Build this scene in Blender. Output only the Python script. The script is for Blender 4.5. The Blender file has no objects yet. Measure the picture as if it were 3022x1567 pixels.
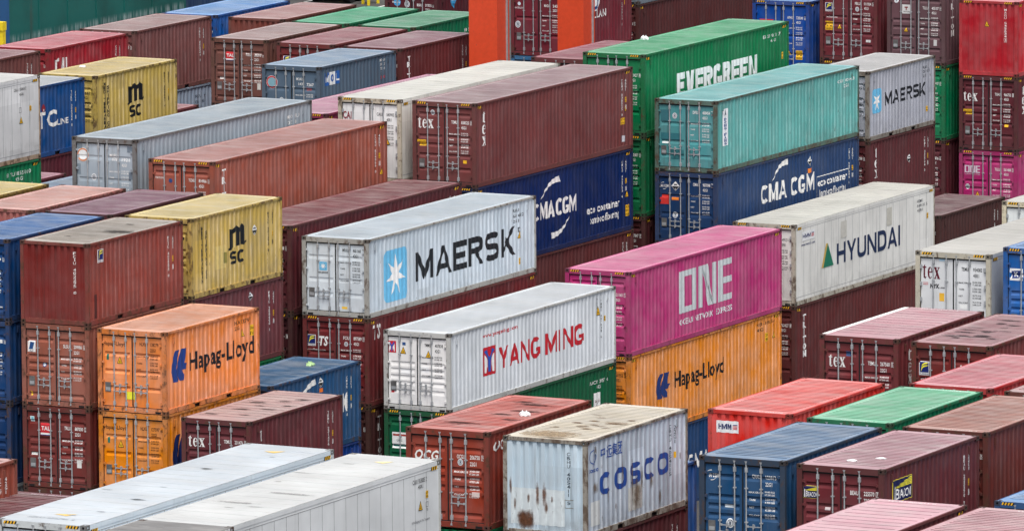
import bpy, bmesh, math, random
from mathutils import Vector, Matrix
from mathutils.geometry import tessellate_polygon
random.seed(7)
scene = bpy.context.scene
COL = scene.collection

# ------------------------------------------------------------ camera, sky, sun, exposure
def make_camera():
    pitch, yaw, roll, f = 0.138507, -0.469888, -0.0066215, 23416.85
    cp_, sp_, cy_, sy_ = math.cos(pitch), math.sin(pitch), math.cos(yaw), math.sin(yaw)
    fwd = Vector((sy_*cp_, cy_*cp_, -sp_)); right = Vector((cy_, -sy_, 0)); up = right.cross(fwd)
    cr, sr = math.cos(roll), math.sin(roll)
    r2 = cr*right + sr*up; u2 = -sr*right + cr*up
    cam = bpy.data.cameras.new('camera'); o = bpy.data.objects.new('camera', cam); COL.objects.link(o)
    m = Matrix((r2, u2, -fwd)).transposed().to_4x4(); m.translation = Vector((117.9396, -224.8149, 45.918))
    o.matrix_world = m
    cam.sensor_width = 36; cam.lens = f/3022*36; cam.clip_start = 1; cam.clip_end = 6000
    scene.camera = o
make_camera()
SUN_EL, SUN_AZ = math.radians(66), math.radians(146)   # azimuth clockwise from +Y
w = bpy.data.worlds.new('World'); scene.world = w; w.use_nodes = True
nt = w.node_tree; bg = nt.nodes['Background']
sky = nt.nodes.new('ShaderNodeTexSky'); sky.sky_type = 'NISHITA'; sky.sun_disc = False
sky.sun_elevation = SUN_EL; sky.sun_rotation = SUN_AZ
sky.air_density = 1.0; sky.dust_density = 6.0; sky.ozone_density = 1.0
hz = nt.nodes.new('ShaderNodeHueSaturation'); hz.inputs['Saturation'].default_value = .45   # cloud veils the blue
nt.links.new(sky.outputs['Color'], hz.inputs['Color']); nt.links.new(hz.outputs['Color'], bg.inputs['Color']); bg.inputs['Strength'].default_value = 0.12
sl = bpy.data.lights.new('sun', 'SUN'); sl.energy = 1.7; sl.angle = math.radians(18); sl.color = (1.0, .97, .93)
so = bpy.data.objects.new('sun', sl); COL.objects.link(so)
sd = Vector((math.sin(SUN_AZ)*math.cos(SUN_EL), math.cos(SUN_AZ)*math.cos(SUN_EL), math.sin(SUN_EL)))
so.rotation_euler = sd.to_track_quat('Z', 'Y').to_euler(); so.location = (40, -60, 90)
scene.view_settings.view_transform = 'Standard'; scene.view_settings.look = 'None'
scene.view_settings.gamma = 1; scene.view_settings.use_curve_mapping = False
scene.view_settings.exposure = 0.5
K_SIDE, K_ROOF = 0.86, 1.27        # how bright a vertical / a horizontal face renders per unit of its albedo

def lin(c, k=1.0, hi=.86):
    out = []
    if c[0] < 165 and c[0] > 1.45*c[1] and c[0] > 1.35*c[2]: c = (c[0]*.925, c[1]*.90, c[2]*.84)      # iron-oxide browns
    y_ = .3*c[0]+.55*c[1]+.15*c[2]
    for v in c[:3]:
        v = (v*.89+y_*.11)/255.
        v = v/12.92 if v <= .04045 else ((v+.055)/1.055)**2.4
        out.append(min(hi, max(.004, v/k)))
    return tuple(out)

# ------------------------------------------------------------ materials
class N:
    def __init__(s, name):
        s.m = bpy.data.materials.new(name); s.m.use_nodes = True; s.t = s.m.node_tree
        s.bsdf = s.t.nodes['Principled BSDF']
    def n(s, kind, **k):
        x = s.t.nodes.new(kind)
        for a, v in k.items(): setattr(x, a, v)
        return x
    def l(s, a, b): s.t.links.new(a, b)
    def noise(s, vec, scale, detail=4, rough=.55, dist=0):
        x = s.n('ShaderNodeTexNoise'); x.inputs['Scale'].default_value = scale; x.inputs['Detail'].default_value = detail
        x.inputs['Roughness'].default_value = rough; x.inputs['Distortion'].default_value = dist
        s.l(vec, x.inputs['Vector']); return x.outputs['Fac']
    def mapping(s, vec, scale):
        x = s.n('ShaderNodeMapping'); x.inputs['Scale'].default_value = scale; s.l(vec, x.inputs['Vector']); return x.outputs['Vector']
    def ramp(s, fac, a, b, lo=0., hi=1.):
        x = s.n('ShaderNodeMapRange'); x.clamp = True
        for k, v in (('From Min', a), ('From Max', b), ('To Min', lo), ('To Max', hi)):
            if isinstance(v, (int, float)): x.inputs[k].default_value = v
            else: s.l(v, x.inputs[k])
        s.l(fac, x.inputs['Value']); return x.outputs['Result']
    def math(s, op, a, b=None):
        x = s.n('ShaderNodeMath', operation=op)
        for i, v in enumerate((a, b)):
            if v is None: continue
            if isinstance(v, (int, float)): x.inputs[i].default_value = v
            else: s.l(v, x.inputs[i])
        return x.outputs[0]
    def mix(s, fac, a, b, blend='MIX'):
        x = s.n('ShaderNodeMix', data_type='RGBA', blend_type=blend)
        for key, v in ((0, fac), (6, a), (7, b)):
            if isinstance(v, (int, float)): x.inputs[key].default_value = v
            elif isinstance(v, tuple): x.inputs[key].default_value = (*v[:3], 1)
            else: s.l(v, x.inputs[key])
        return x.outputs[2]
    def coords(s):
        tc = s.n('ShaderNodeTexCoord'); oi = s.n('ShaderNodeObjectInfo')
        r = s.math('MULTIPLY', oi.outputs['Random'], 61.7)
        add = s.n('ShaderNodeVectorMath', operation='ADD'); s.l(tc.outputs['Object'], add.inputs[0])
        cb = s.n('ShaderNodeCombineXYZ'); s.l(r, cb.inputs[0]); s.l(r, cb.inputs[1]); s.l(r, cb.inputs[2])
        s.l(cb.outputs[0], add.inputs[1]); s.oi = oi; s.obj = tc.outputs['Object']
        return add.outputs[0]

RUST = (.105, .040, .018)
def paint_material(name, kind):
    """weathered paint: the object's own colour (Object Info), with grime streaks, chips and rust; alpha = amount of wear"""
    M = N(name); v = M.coords(); col = M.oi.outputs['Color']; wear = M.oi.outputs['Alpha']
    big = M.noise(v, .55, 3)
    f = M.ramp(big, .3, .7, .86, 1.12)
    hs = M.n('ShaderNodeHueSaturation'); M.l(col, hs.inputs['Color']); M.l(f, hs.inputs['Value'])
    M.l(M.ramp(M.noise(v, 1.3, 2), .35, .65, .92, 1.06), hs.inputs['Saturation'])
    c = hs.outputs['Color']
    if kind in ('wall', 'door', 'flat'):
        # rolled-on touch-ups leave straight-edged patches of slightly different paint
        sn = M.n('ShaderNodeVectorMath', operation='FLOOR'); M.l(M.mapping(v, (1.5, 1.15, 1.9)), sn.inputs[0])
        wn = M.n('ShaderNodeTexWhiteNoise', noise_dimensions='3D'); M.l(sn.outputs[0], wn.inputs['Vector'])
        hp = M.n('ShaderNodeHueSaturation'); M.l(M.ramp(wn.outputs['Value'], .0, 1., .5, 1.45), hp.inputs['Value']); hp.inputs['Saturation'].default_value = .9; M.l(c, hp.inputs['Color'])
        sel = M.n('ShaderNodeSeparateColor'); M.l(wn.outputs['Color'], sel.inputs[0])
        c = M.mix(M.math('MULTIPLY', M.math('GREATER_THAN', sel.outputs[1], .90), M.ramp(wear, .1, .8, 0, .32)), c, hp.outputs['Color'])
        st = M.noise(M.mapping(v, (5, 5, .3)), 1.6, 5, .6)
        c = M.mix(M.math('MULTIPLY', M.ramp(st, .54, .74), M.math('MULTIPLY', wear, .55)), c, (.055, .05, .046))
        pale = M.noise(M.mapping(v, (9, 9, .55)), 2.1, 6, .65)
        c = M.mix(M.math('MULTIPLY', M.ramp(pale, .62, .72), M.math('MULTIPLY', wear, .24)), c, (.36, .33, .30))
        if kind == 'wall':
            at = M.n('ShaderNodeAttribute', attribute_name='ridge'); rub = M.math('MULTIPLY', M.ramp(at.outputs['Fac'], .12, .75), M.ramp(M.noise(M.mapping(v, (2, 2, .9)), 2.3, 5, .65), .36, .60))
            hb = M.n('ShaderNodeHueSaturation'); hb.inputs['Value'].default_value = 1.5; hb.inputs['Saturation'].default_value = .62; M.l(c, hb.inputs['Color'])
            c = M.mix(M.math('MULTIPLY', rub, M.ramp(wear, 0, 1, .15, .85)), c, hb.outputs['Color'])
            chip = M.ramp(M.noise(M.mapping(v, (2.6, 2.6, .9)), 3.1, 8, .72), M.ramp(wear, 0, 1, .70, .575), M.ramp(wear, 0, 1, .73, .605))
            c = M.mix(M.math('MULTIPLY', chip, M.math('MULTIPLY', M.ramp(at.outputs['Fac'], .25, .6), .8)), c, (.085, .042, .022))
        # grime creeping up from the bottom rail
        sx = M.n('ShaderNodeSeparateXYZ'); M.l(M.obj, sx.inputs[0])
        low = M.math('MULTIPLY', M.ramp(sx.outputs['Z'], .15, .75, 1, 0), M.ramp(M.noise(v, 3.2, 5), .42, .68))
        c = M.mix(M.math('MULTIPLY', low, M.math('MULTIPLY', wear, .5)), c, (.10, .08, .065))
        th = M.ramp(wear, 0, 1, .79, .665)
        rn = M.noise(M.mapping(v, (1, 1, .45)), 3.4, 9, .68, .3)
        c = M.mix(M.math('MULTIPLY', M.ramp(rn, th, M.math('ADD', th, .035)), .85), c, RUST)
        rough = (.42, .62); bump = .25
    elif kind == 'roof':
        # the flats are bleached by weather; the steep groove walls are coloured darker, painting in the ribs' shade
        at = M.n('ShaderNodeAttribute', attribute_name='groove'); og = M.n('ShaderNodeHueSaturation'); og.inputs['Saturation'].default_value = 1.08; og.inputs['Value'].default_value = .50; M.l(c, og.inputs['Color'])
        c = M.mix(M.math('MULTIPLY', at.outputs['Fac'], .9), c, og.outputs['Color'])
        # ponding stains lie across the roof, specks of rust and droppings
        st = M.noise(M.mapping(v, (.35, 1.3, 1)), 1.5, 6, .62)
        c = M.mix(M.math('MULTIPLY', M.ramp(st, .60, .74), M.math('MULTIPLY', wear, .75)), c, (.075, .066, .06))
        pale = M.noise(M.mapping(v, (.7, 2.2, 1)), 1.1, 5, .6)
        c = M.mix(M.math('MULTIPLY', M.ramp(pale, .42, .75), .42), c, (.46, .45, .43))
        th = M.ramp(wear, 0, 1, .80, .67)
        rn = M.noise(M.mapping(v, (.6, 1, 1)), 4.3, 9, .7, .4)
        c = M.mix(M.math('MULTIPLY', M.ramp(rn, th, M.math('ADD', th, .03)), .85), c, (.10, .052, .032))
        rough = (.42, .62); bump = .2
    else:  # frame, castings
        c = M.mix(.20, c, (.07, .055, .045))
        th = M.ramp(wear, 0, 1, .63, .45)
        rn = M.noise(M.mapping(v, (1, 1, .6)), 4.5, 8, .7, .3)
        c = M.mix(M.math('MULTIPLY', M.ramp(rn, th, M.math('ADD', th, .10)), .8), c, (.085, .048, .03))
        st = M.noise(v, 9, 5, .6)
        c = M.mix(M.ramp(st, .55, .75, 0, .35), c, (.03, .027, .025))
        rough = (.55, .75); bump = .3
    M.l(c, M.bsdf.inputs['Base Color'])
    M.l(M.ramp(M.noise(v, 2.5, 4), .3, .7, *rough), M.bsdf.inputs['Roughness'])
    M.bsdf.inputs['Specular IOR Level'].default_value = .38 if kind == 'roof' else .2
    b = M.n('ShaderNodeBump'); b.inputs['Strength'].default_value = bump; b.inputs['Distance'].default_value = .05
    M.l(M.noise(v, 1.7, 3), b.inputs['Height']); M.l(b.outputs[0], M.bsdf.inputs['Normal'])
    return M.m
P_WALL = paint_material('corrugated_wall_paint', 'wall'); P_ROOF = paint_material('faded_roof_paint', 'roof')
P_FRAME = paint_material('chipped_frame_paint', 'frame'); P_DOOR = paint_material('door_paint', 'door')

def simple(name, rgb, rough=.55, metal=0., worn=0., var=.10):
    M = N(name); v = M.coords()
    n = M.ramp(M.noise(v, 6, 5), .3, .7, 1-var, 1+var)
    hs = M.n('ShaderNodeHueSaturation'); hs.inputs['Color'].default_value = (*rgb, 1); M.l(n, hs.inputs['Value'])
    c = hs.outputs['Color']
    if worn:
        wn = M.noise(M.mapping(v, (4, 4, 1.2)), 3, 8, .7)
        c = M.mix(M.ramp(wn, .66-.1*worn, .70, 0, .75), c, (.10, .08, .07))
    M.l(c, M.bsdf.inputs['Base Color']); M.bsdf.inputs['Roughness'].default_value = rough
    M.bsdf.inputs['Metallic'].default_value = metal; M.bsdf.inputs['Specular IOR Level'].default_value = .35
    return M.m
DARK = simple('dark_recess', (.008, .008, .009), .8)
RUBBER = simple('black_rubber_seal', (.012, .013, .015), .6)
GALV = simple('galvanised_steel', (.40, .42, .44), .45, .25, .35, .15)
SEALANT = simple('grey_seam_sealant', (.30, .31, .32), .6, 0, .2, .2)
PLATE = simple('grey_data_plate', (.16, .16, .16), .5, .3, 0, .25)
INK = {}
def ink(rgb, worn=.25):
    k = (rgb, worn)
    if k not in INK: INK[k] = simple('lettering_paint', lin(rgb, .92), .5, 0, worn, .08)
    return INK[k]
WHITE, BLACK, NAVY, RED = (228, 228, 226), (24, 27, 31), (26, 38, 70), (205, 30, 45)
YEL, SKYB = (240, 180, 25), (95, 180, 225)

# ------------------------------------------------------------ mesh helpers
class MB:
    def __init__(s): s.v = []; s.f = []; s.mi = []
    def quad(s, a, b, c, d, mi=0):
        i = len(s.v); s.v += [a, b, c, d]; s.f.append((i, i+1, i+2, i+3)); s.mi.append(mi)
    def poly(s, pts, mi=0):
        i = len(s.v); s.v += list(pts); s.f.append(tuple(range(i, i+len(pts)))); s.mi.append(mi)
    def box(s, x0, x1, y0, y1, z0, z1, mi=0):
        i = len(s.v)
        s.v += [(x0, y0, z0), (x1, y0, z0), (x1, y1, z0), (x0, y1, z0), (x0, y0, z1), (x1, y0, z1), (x1, y1, z1), (x0, y1, z1)]
        for q in ((0, 3, 2, 1), (4, 5, 6, 7), (0, 1, 5, 4), (1, 2, 6, 5), (2, 3, 7, 6), (3, 0, 4, 7)):
            s.f.append(tuple(i+k for k in q)); s.mi.append(mi)
    def cyl(s, p, axis, r, l, n=8, mi=0):
        i = len(s.v)
        for t in (0, l):
            for k in range(n):
                a = 2*math.pi*k/n; c, d = r*math.cos(a), r*math.sin(a)
                o = {'z': (c, d, t), 'x': (t, c, d), 'y': (d, t, c)}[axis]
                s.v.append((p[0]+o[0], p[1]+o[1], p[2]+o[2]))
        for k in range(n):
            j = (k+1) % n; s.f.append((i+k, i+j, i+n+j, i+n+k)); s.mi.append(mi)
        s.f.append(tuple(i+k for k in range(n-1, -1, -1))); s.mi.append(mi)
        s.f.append(tuple(i+n+k for k in range(n))); s.mi.append(mi)
    def grid(s, fn, us, vs, mi=0):
        i = len(s.v); nv = len(vs)
        for u in us:
            for v in vs: s.v.append(fn(u, v))
        for a in range(len(us)-1):
            for b in range(nv-1):
                s.f.append((i+a*nv+b, i+(a+1)*nv+b, i+(a+1)*nv+b+1, i+a*nv+b+1)); s.mi.append(mi)
    def mesh(s, name, mats, smooth=False):
        me = bpy.data.meshes.new(name); me.from_pydata(s.v, [], s.f)
        for m in mats: me.materials.append(m)
        me.polygons.foreach_set('material_index', s.mi)
        if smooth: me.polygons.foreach_set('use_smooth', [True]*len(s.f))
        me.update(); return me

def link(name, me, parent=None, loc=(0, 0, 0), color=None, wear=.5, rot=None, scale=None):
    o = bpy.data.objects.new(name, me); COL.objects.link(o)
    if parent: o.parent = parent
    o.location = loc
    if rot: o.rotation_euler = rot
    if scale: o.scale = scale
    if color: o.color = (*color, wear)
    return o

# ------------------------------------------------------------ container geometry
LEN = {'20': 6.058, '40': 12.192, '45': 12.192}; HGT = {'20': 2.591, '40': 2.591, '45': 2.896}
HW = 1.219
SIDE_O = .026
SIDE_D, END_D, ROOF_D = .026, .045, .030
def trapez(t, d, a=.26, b=.5, c=.76):
    if t < a: return 0.
    if t < b: return d*(t-a)/(b-a)
    if t < c: return d
    return d*(1-(t-c)/(1-c))
def side_breaks(typ):
    L = LEN[typ]; a, b = .13, L-.13; n = 21 if typ == '20' else 43; p = (b-a)/n
    return a, b, p, n
def side_prof(typ, y):
    a, b, p, n = side_breaks(typ)
    if y <= a or y >= b: return 0.
    t = ((y-a)/p) % 1.0
    return trapez(t, SIDE_D)
def side_us(typ):
    a, b, p, n = side_breaks(typ); us = [.06]
    for k in range(n):
        for q in (0, .045, .215, .26, .5, .76): us.append(a+p*(k+q))
    return us+[b, LEN[typ]-.06]
END_A, END_P, END_N = -1.06, 2.12/9, 9
def end_prof(x):
    if x <= END_A or x >= -END_A: return 0.
    return trapez(((x-END_A)/END_P) % 1.0, END_D, .44, .54, .90)
def end_us():
    us = [-1.14]
    for k in range(END_N):
        for q in (0, .44, .54, .90): us.append(END_A+END_P*(k+q))
    return us+[-END_A, 1.14]
SPARSE = {'tex54', 'mau17', 'tex231', 'cai14x'}
def roof_breaks(typ, sparse):
    L = LEN[typ]; a, b = .36, L-.36; p0 = .43 if sparse else .214; n = round((b-a)/p0); p = (b-a)/n
    return a, b, p, n, ((.86, .875, .985) if sparse else (.52, .55, .965))
def roof_prof(typ, y, sparse=False):
    a, b, p, n, q = roof_breaks(typ, sparse)
    if y <= a or y >= b: return 0.
    return trapez(((y-a)/p) % 1.0, ROOF_D, *q)
def ridge(me, axis, a, p, ts):
    # marks the two edges of every outward fold, where the paint rubs thin
    at = me.attributes.new('ridge', 'FLOAT', 'POINT'); r = random.Random(len(me.vertices)); per = {}
    for i, v in enumerate(me.vertices):
        t = ((v.co[axis]-a)/p); k = round(t-.26, 3) if abs((t % 1)-.26) < .01 else round(t)
        f = t % 1.0; hit = any(min(abs(f-q), 1-abs(f-q)) < .012 for q in ts)
        at.data[i].value = (per.setdefault(k, r.uniform(.25, 1.)) if hit else 0.)
CACHE = {}
def cached(fn):
    def g(*k):
        key = (fn.__name__,)+k
        if key not in CACHE: CACHE[key] = fn(*k)
        return CACHE[key]
    return g
@cached
def side_mesh(typ, reefer):
    m = MB(); L, h = LEN[typ], HGT[typ]
    if reefer:
        m.grid(lambda u, v: (HW-.008, u, v), [.06, L-.06], [.16, h-.02])
        n = 20; p = (L-.3)/n                        # riveted panel seams
        for k in range(1, n): m.box(HW-.009, HW-.0055, .15+p*k-.008, .15+p*k+.008, .30, h-.20, 1)
        m.box(HW-.009, HW-.0045, .1, L-.1, h-.20, h-.188, 1); m.box(HW-.009, HW-.0045, .1, L-.1, .285, .30, 1)
        m.box(HW-.03, HW-.001, .17, L-.17, h-.118, h-.02)
    else:
        m.grid(lambda u, v: (HW-SIDE_O-side_prof(typ, u), u, v), side_us(typ), [.12, h-.05])
    me = m.mesh('side_wall', [P_WALL, SEALANT])
    if not reefer: ridge(me, 1, side_breaks(typ)[0], side_breaks(typ)[2], (0, .26))
    return me
@cached
def end_mesh(typ):
    m = MB(); h = HGT[typ]
    m.grid(lambda u, v: (u, .022+end_prof(u), v), end_us(), [.10, h-.06])
    return m.mesh('end_wall', [P_WALL])
@cached
def roof_mesh(typ, reefer, sparse):
    m = MB(); L, h = LEN[typ], HGT[typ]; zt = h-.006
    if reefer:
        m.grid(lambda u, v: (u, v, zt), [-HW+.01, HW-.01], [.02, L-.02])
        n = 20; p = (L-.3)/n
        for k in range(1, n):
            m.box(-HW+.14, HW-.14, .15+p*k-.015, .15+p*k+.015, zt, zt+.004)
            if k % 2: m.box(-HW+.16, HW-.16, .15+p*k+.02, .15+p*k+.034, zt, zt+.0025, 1)
        return m.mesh('roof', [P_ROOF, SEALANT])
    a, b, p, n, q = roof_breaks(typ, sparse); vs = [.05, .2]
    for k in range(n):
        for t in (0,)+q: vs.append(a+p*(k+t))
    vs += [b, L-.2, L-.05]
    def fn(u, v):
        inner = abs(u) < 1.0
        return (u, v, zt-(roof_prof(typ, v, sparse) if inner else 0))
    m.grid(fn, [-1.165, -1.035, -.985, 0, .985, 1.035, 1.165], vs)
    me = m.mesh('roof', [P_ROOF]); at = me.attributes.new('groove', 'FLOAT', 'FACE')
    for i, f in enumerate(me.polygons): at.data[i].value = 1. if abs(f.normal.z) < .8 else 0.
    return me
@cached
def frame_mesh(typ, door, reefer):
    m = MB(); L, h = LEN[typ], HGT[typ]
    for sx in (-1, 1):
        def bx(x0, x1, *r):
            x0, x1 = sorted((sx*x0, sx*x1)); m.box(x0, x1, *r)
        bx(1.072 if door else 1.10, HW-.003, .006, .10, .118, h-.118)
        bx(1.10, HW-.003, L-.10, L-.006, .118, h-.118)
        if not reefer: bx(1.158, HW-.004, .178, L-.178, h-.072, h-.009)
        zb = .165
        if typ == '20':
            c = L/2; P = [(c-1.2, c-.84), (c+.84, c+1.2)]; y = .178
            for a, b in P:
                bx(1.166, HW-.006, y, a, .012, zb); bx(1.166, HW-.006, a, b, .130, zb); bx(1.10, 1.14, a, b, .02, .13)
                m.mi[-6:] = [1]*6; y = b
            bx(1.166, HW-.006, y, L-.178, .012, zb)
        else:
            bx(1.166, HW-.006, .178, L-.178, .012, zb)
    hd = .165 if door else .10
    m.box(-1.06, 1.06, .008, .12, h-hd, h-.010); m.box(-1.06, 1.06, .008, .12, .022, .165)
    m.box(-1.10, 1.10, L-.12, L-.008, h-.10, h-.010); m.box(-1.10, 1.10, L-.12, L-.008, .022, .165)
    m.box(-1.16, 1.16, .12, L-.12, .10, .15)
    if door:
        for x in (-.92, .92): m.box(x-.10, x+.10, .0065, .0085, .030, .095, 1)
    return m.mesh('frame', [P_FRAME, DARK])
@cached
def casting_mesh():
    # corner at the origin; body runs to -x, +y, -z
    m = MB(); X, Y, Z = .162, .178, .118
    def face(o, U, V, Nn, su, sv, ru, rv):
        o, U, V, Nn = Vector(o), Vector(U), Vector(V), Vector(Nn); n = 8; sq = []; oc = []
        for k in range(n):
            a = math.pi/4*k; ca, sa = math.cos(a), math.sin(a); mx = max(abs(ca), abs(sa))
            sq.append(o+U*(su/2+su/2*ca/mx)+V*(sv/2+sv/2*sa/mx)); oc.append(o+U*(su/2+ru*ca)+V*(sv/2+rv*sa))
        for k in range(n):
            j = (k+1) % n; m.quad(*map(tuple, (sq[k], sq[j], oc[j], oc[k])))
            m.quad(*map(tuple, (oc[k], oc[j], oc[j]-Nn*.035, oc[k]-Nn*.035)), 1)
        m.poly([tuple(p-Nn*.035) for p in oc], 1)
    face((0, 0, -Z), (0, 1, 0), (0, 0, 1), (1, 0, 0), Y, Z, .040, .027)
    face((-X, 0, -Z), (1, 0, 0), (0, 0, 1), (0, -1, 0), X, Z, .032, .032)
    face((-X, 0, 0), (1, 0, 0), (0, 1, 0), (0, 0, 1), X, Y, .032, .058)
    m.quad((-X, Y, 0), (0, Y, 0), (0, Y, -Z), (-X, Y, -Z)); m.quad((-X, 0, 0), (-X, Y, 0), (-X, Y, -Z), (-X, 0, -Z))
    m.quad((-X, 0, -Z), (-X, Y, -Z), (0, Y, -Z), (0, 0, -Z))
    return m.mesh('corner_casting', [P_FRAME, DARK])
GROOVES = {'20': (2.08, 1.55, 1.31, 1.06, .36), '40': (1.94, 1.20, .72), '45': (2.46, 1.70, 1.42, 1.06, .60),
           'hap': (1.82, 1.28, .76), 'yang': (1.52, 1.30, 1.08, .88, .62), 'mag': (1.52, .82), 'cm': (1.72, 1.08, .58)}
DOOR_Y, GR_D = .060, .034
def door_prof(gs, z):
    d = 0.
    for c in GROOVES[gs]:
        t = z-c
        if -.085 <= t <= .07:
            d = {'yang': .016, '40': .014, 'cm': .022}.get(gs, GR_D)*(1 if -.01 < t < .035 else ((t+.085)/.075 if t <= -.01 else (.07-t)/.035))
    return d
@cached
def door_mesh(typ, gs):
    m = MB(); h = HGT[typ]; z0, z1 = .185, h-.205
    zs = {z0, z1}
    if gs:
        for c in GROOVES[gs]: zs |= {c-.085, c-.01, c+.035, c+.07}
    x0, x1 = -1.062, -.014
    xs = [x0, x0+.075, x0+.10, x1-.10, x1-.075, x1]
    def fn(u, v):
        inn = x0+.09 < u < x1-.09
        return (u, DOOR_Y+(door_prof(gs, v) if gs and inn else 0), v)
    m.grid(fn, xs, sorted(zs))
    for a, b in (((x0, z0), (x0, z1)), ((x1, z1), (x1, z0)), ((x0, z1), (x1, z1)), ((x1, z0), (x0, z0))):
        m.quad((a[0], DOOR_Y, a[1]), (b[0], DOOR_Y, b[1]), (b[0], DOOR_Y+.05, b[1]), (a[0], DOOR_Y+.05, a[1]))
    return m.mesh('door', [P_DOOR])
@cached
def gasket_mesh(typ, reefer):
    m = MB(); h = HGT[typ]; a = .045
    m.box(-1.075, 1.075, a, .12, h-.21, h-.1645); m.box(-1.075, 1.075, a+.008, .12, .165, .19)
    m.box(-.018, .018, a+.003, .12, .19, h-.21)
    for s in (-1, 1): m.box(min(s*1.055, s*1.0735), max(s*1.055, s*1.0735), a+.004, .12, .19, h-.21)
    return m.mesh('door_seal', [RUBBER])
@cached
def rod_mesh(typ):
    m = MB(); h = HGT[typ]; y = .024
    m.cyl((0, y, .10), 'z', .020, h-.19, 8)
    m.box(-.030, .038, -.002, .058, h-.36, h-.235); m.box(-.022, .022, 0.0, .04, h-.12, h-.075); m.box(-.034, .034, -.004, .02, h-.088, h-.072)
    m.box(-.030, .038, -.002, .058, .215, .34); m.box(-.022, .022, .0, .04, .085, .13); m.box(-.030, .030, -.004, .02, .07, .085)
    for t in (.36, .70): m.box(-.042, .042, .004, .058, h*t-.016, h*t+.016)
    return m.mesh('lock_rod', [GALV])
@cached
def handle_mesh():
    m = MB(); y = .0
    m.box(.0, .05, y-.004, y+.03, -.026, .026); m.box(.05, .38, y-.006, y+.008, -.014, .012); m.box(.30, .42, y-.010, y+.006, -.010, .010)
    m.box(.17, .215, y-.012, y+.058, -.045, .055); m.box(.175, .21, y-.02, y-.004, .03, .075); m.cyl((.19, y-.012, -.075), 'z', .012, .04, 6)
    return m.mesh('door_handle', [GALV])
@cached
def hinge_mesh(reefer):
    m = MB()
    if reefer:
        m.box(-.02, .15, .014, .05, -.05, .05, 0); m.box(-.03, .02, .004, .05, -.06, .06, 0)
        for q in (-.03, .03): m.cyl((.06, .008, q), 'y', .008, .01, 6, 0); m.cyl((.12, .008, q), 'y', .008, .01, 6, 0)
    else:
        m.box(-.025, .10, .018, .058, -.028, .028); m.cyl((-.03, .03, -.045), 'z', .02, .09, 8); m.box(.09, .125, .03, .058, -.02, .02)
    return m.mesh('hinge', [GALV if reefer else P_FRAME])
@cached
def vent_mesh():
    m = MB(); m.box(.0, .022, -.045, .045, -.11, .11); m.box(.022, .030, -.036, .036, -.10, .10)
    return m.mesh('vent', [P_FRAME])

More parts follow.
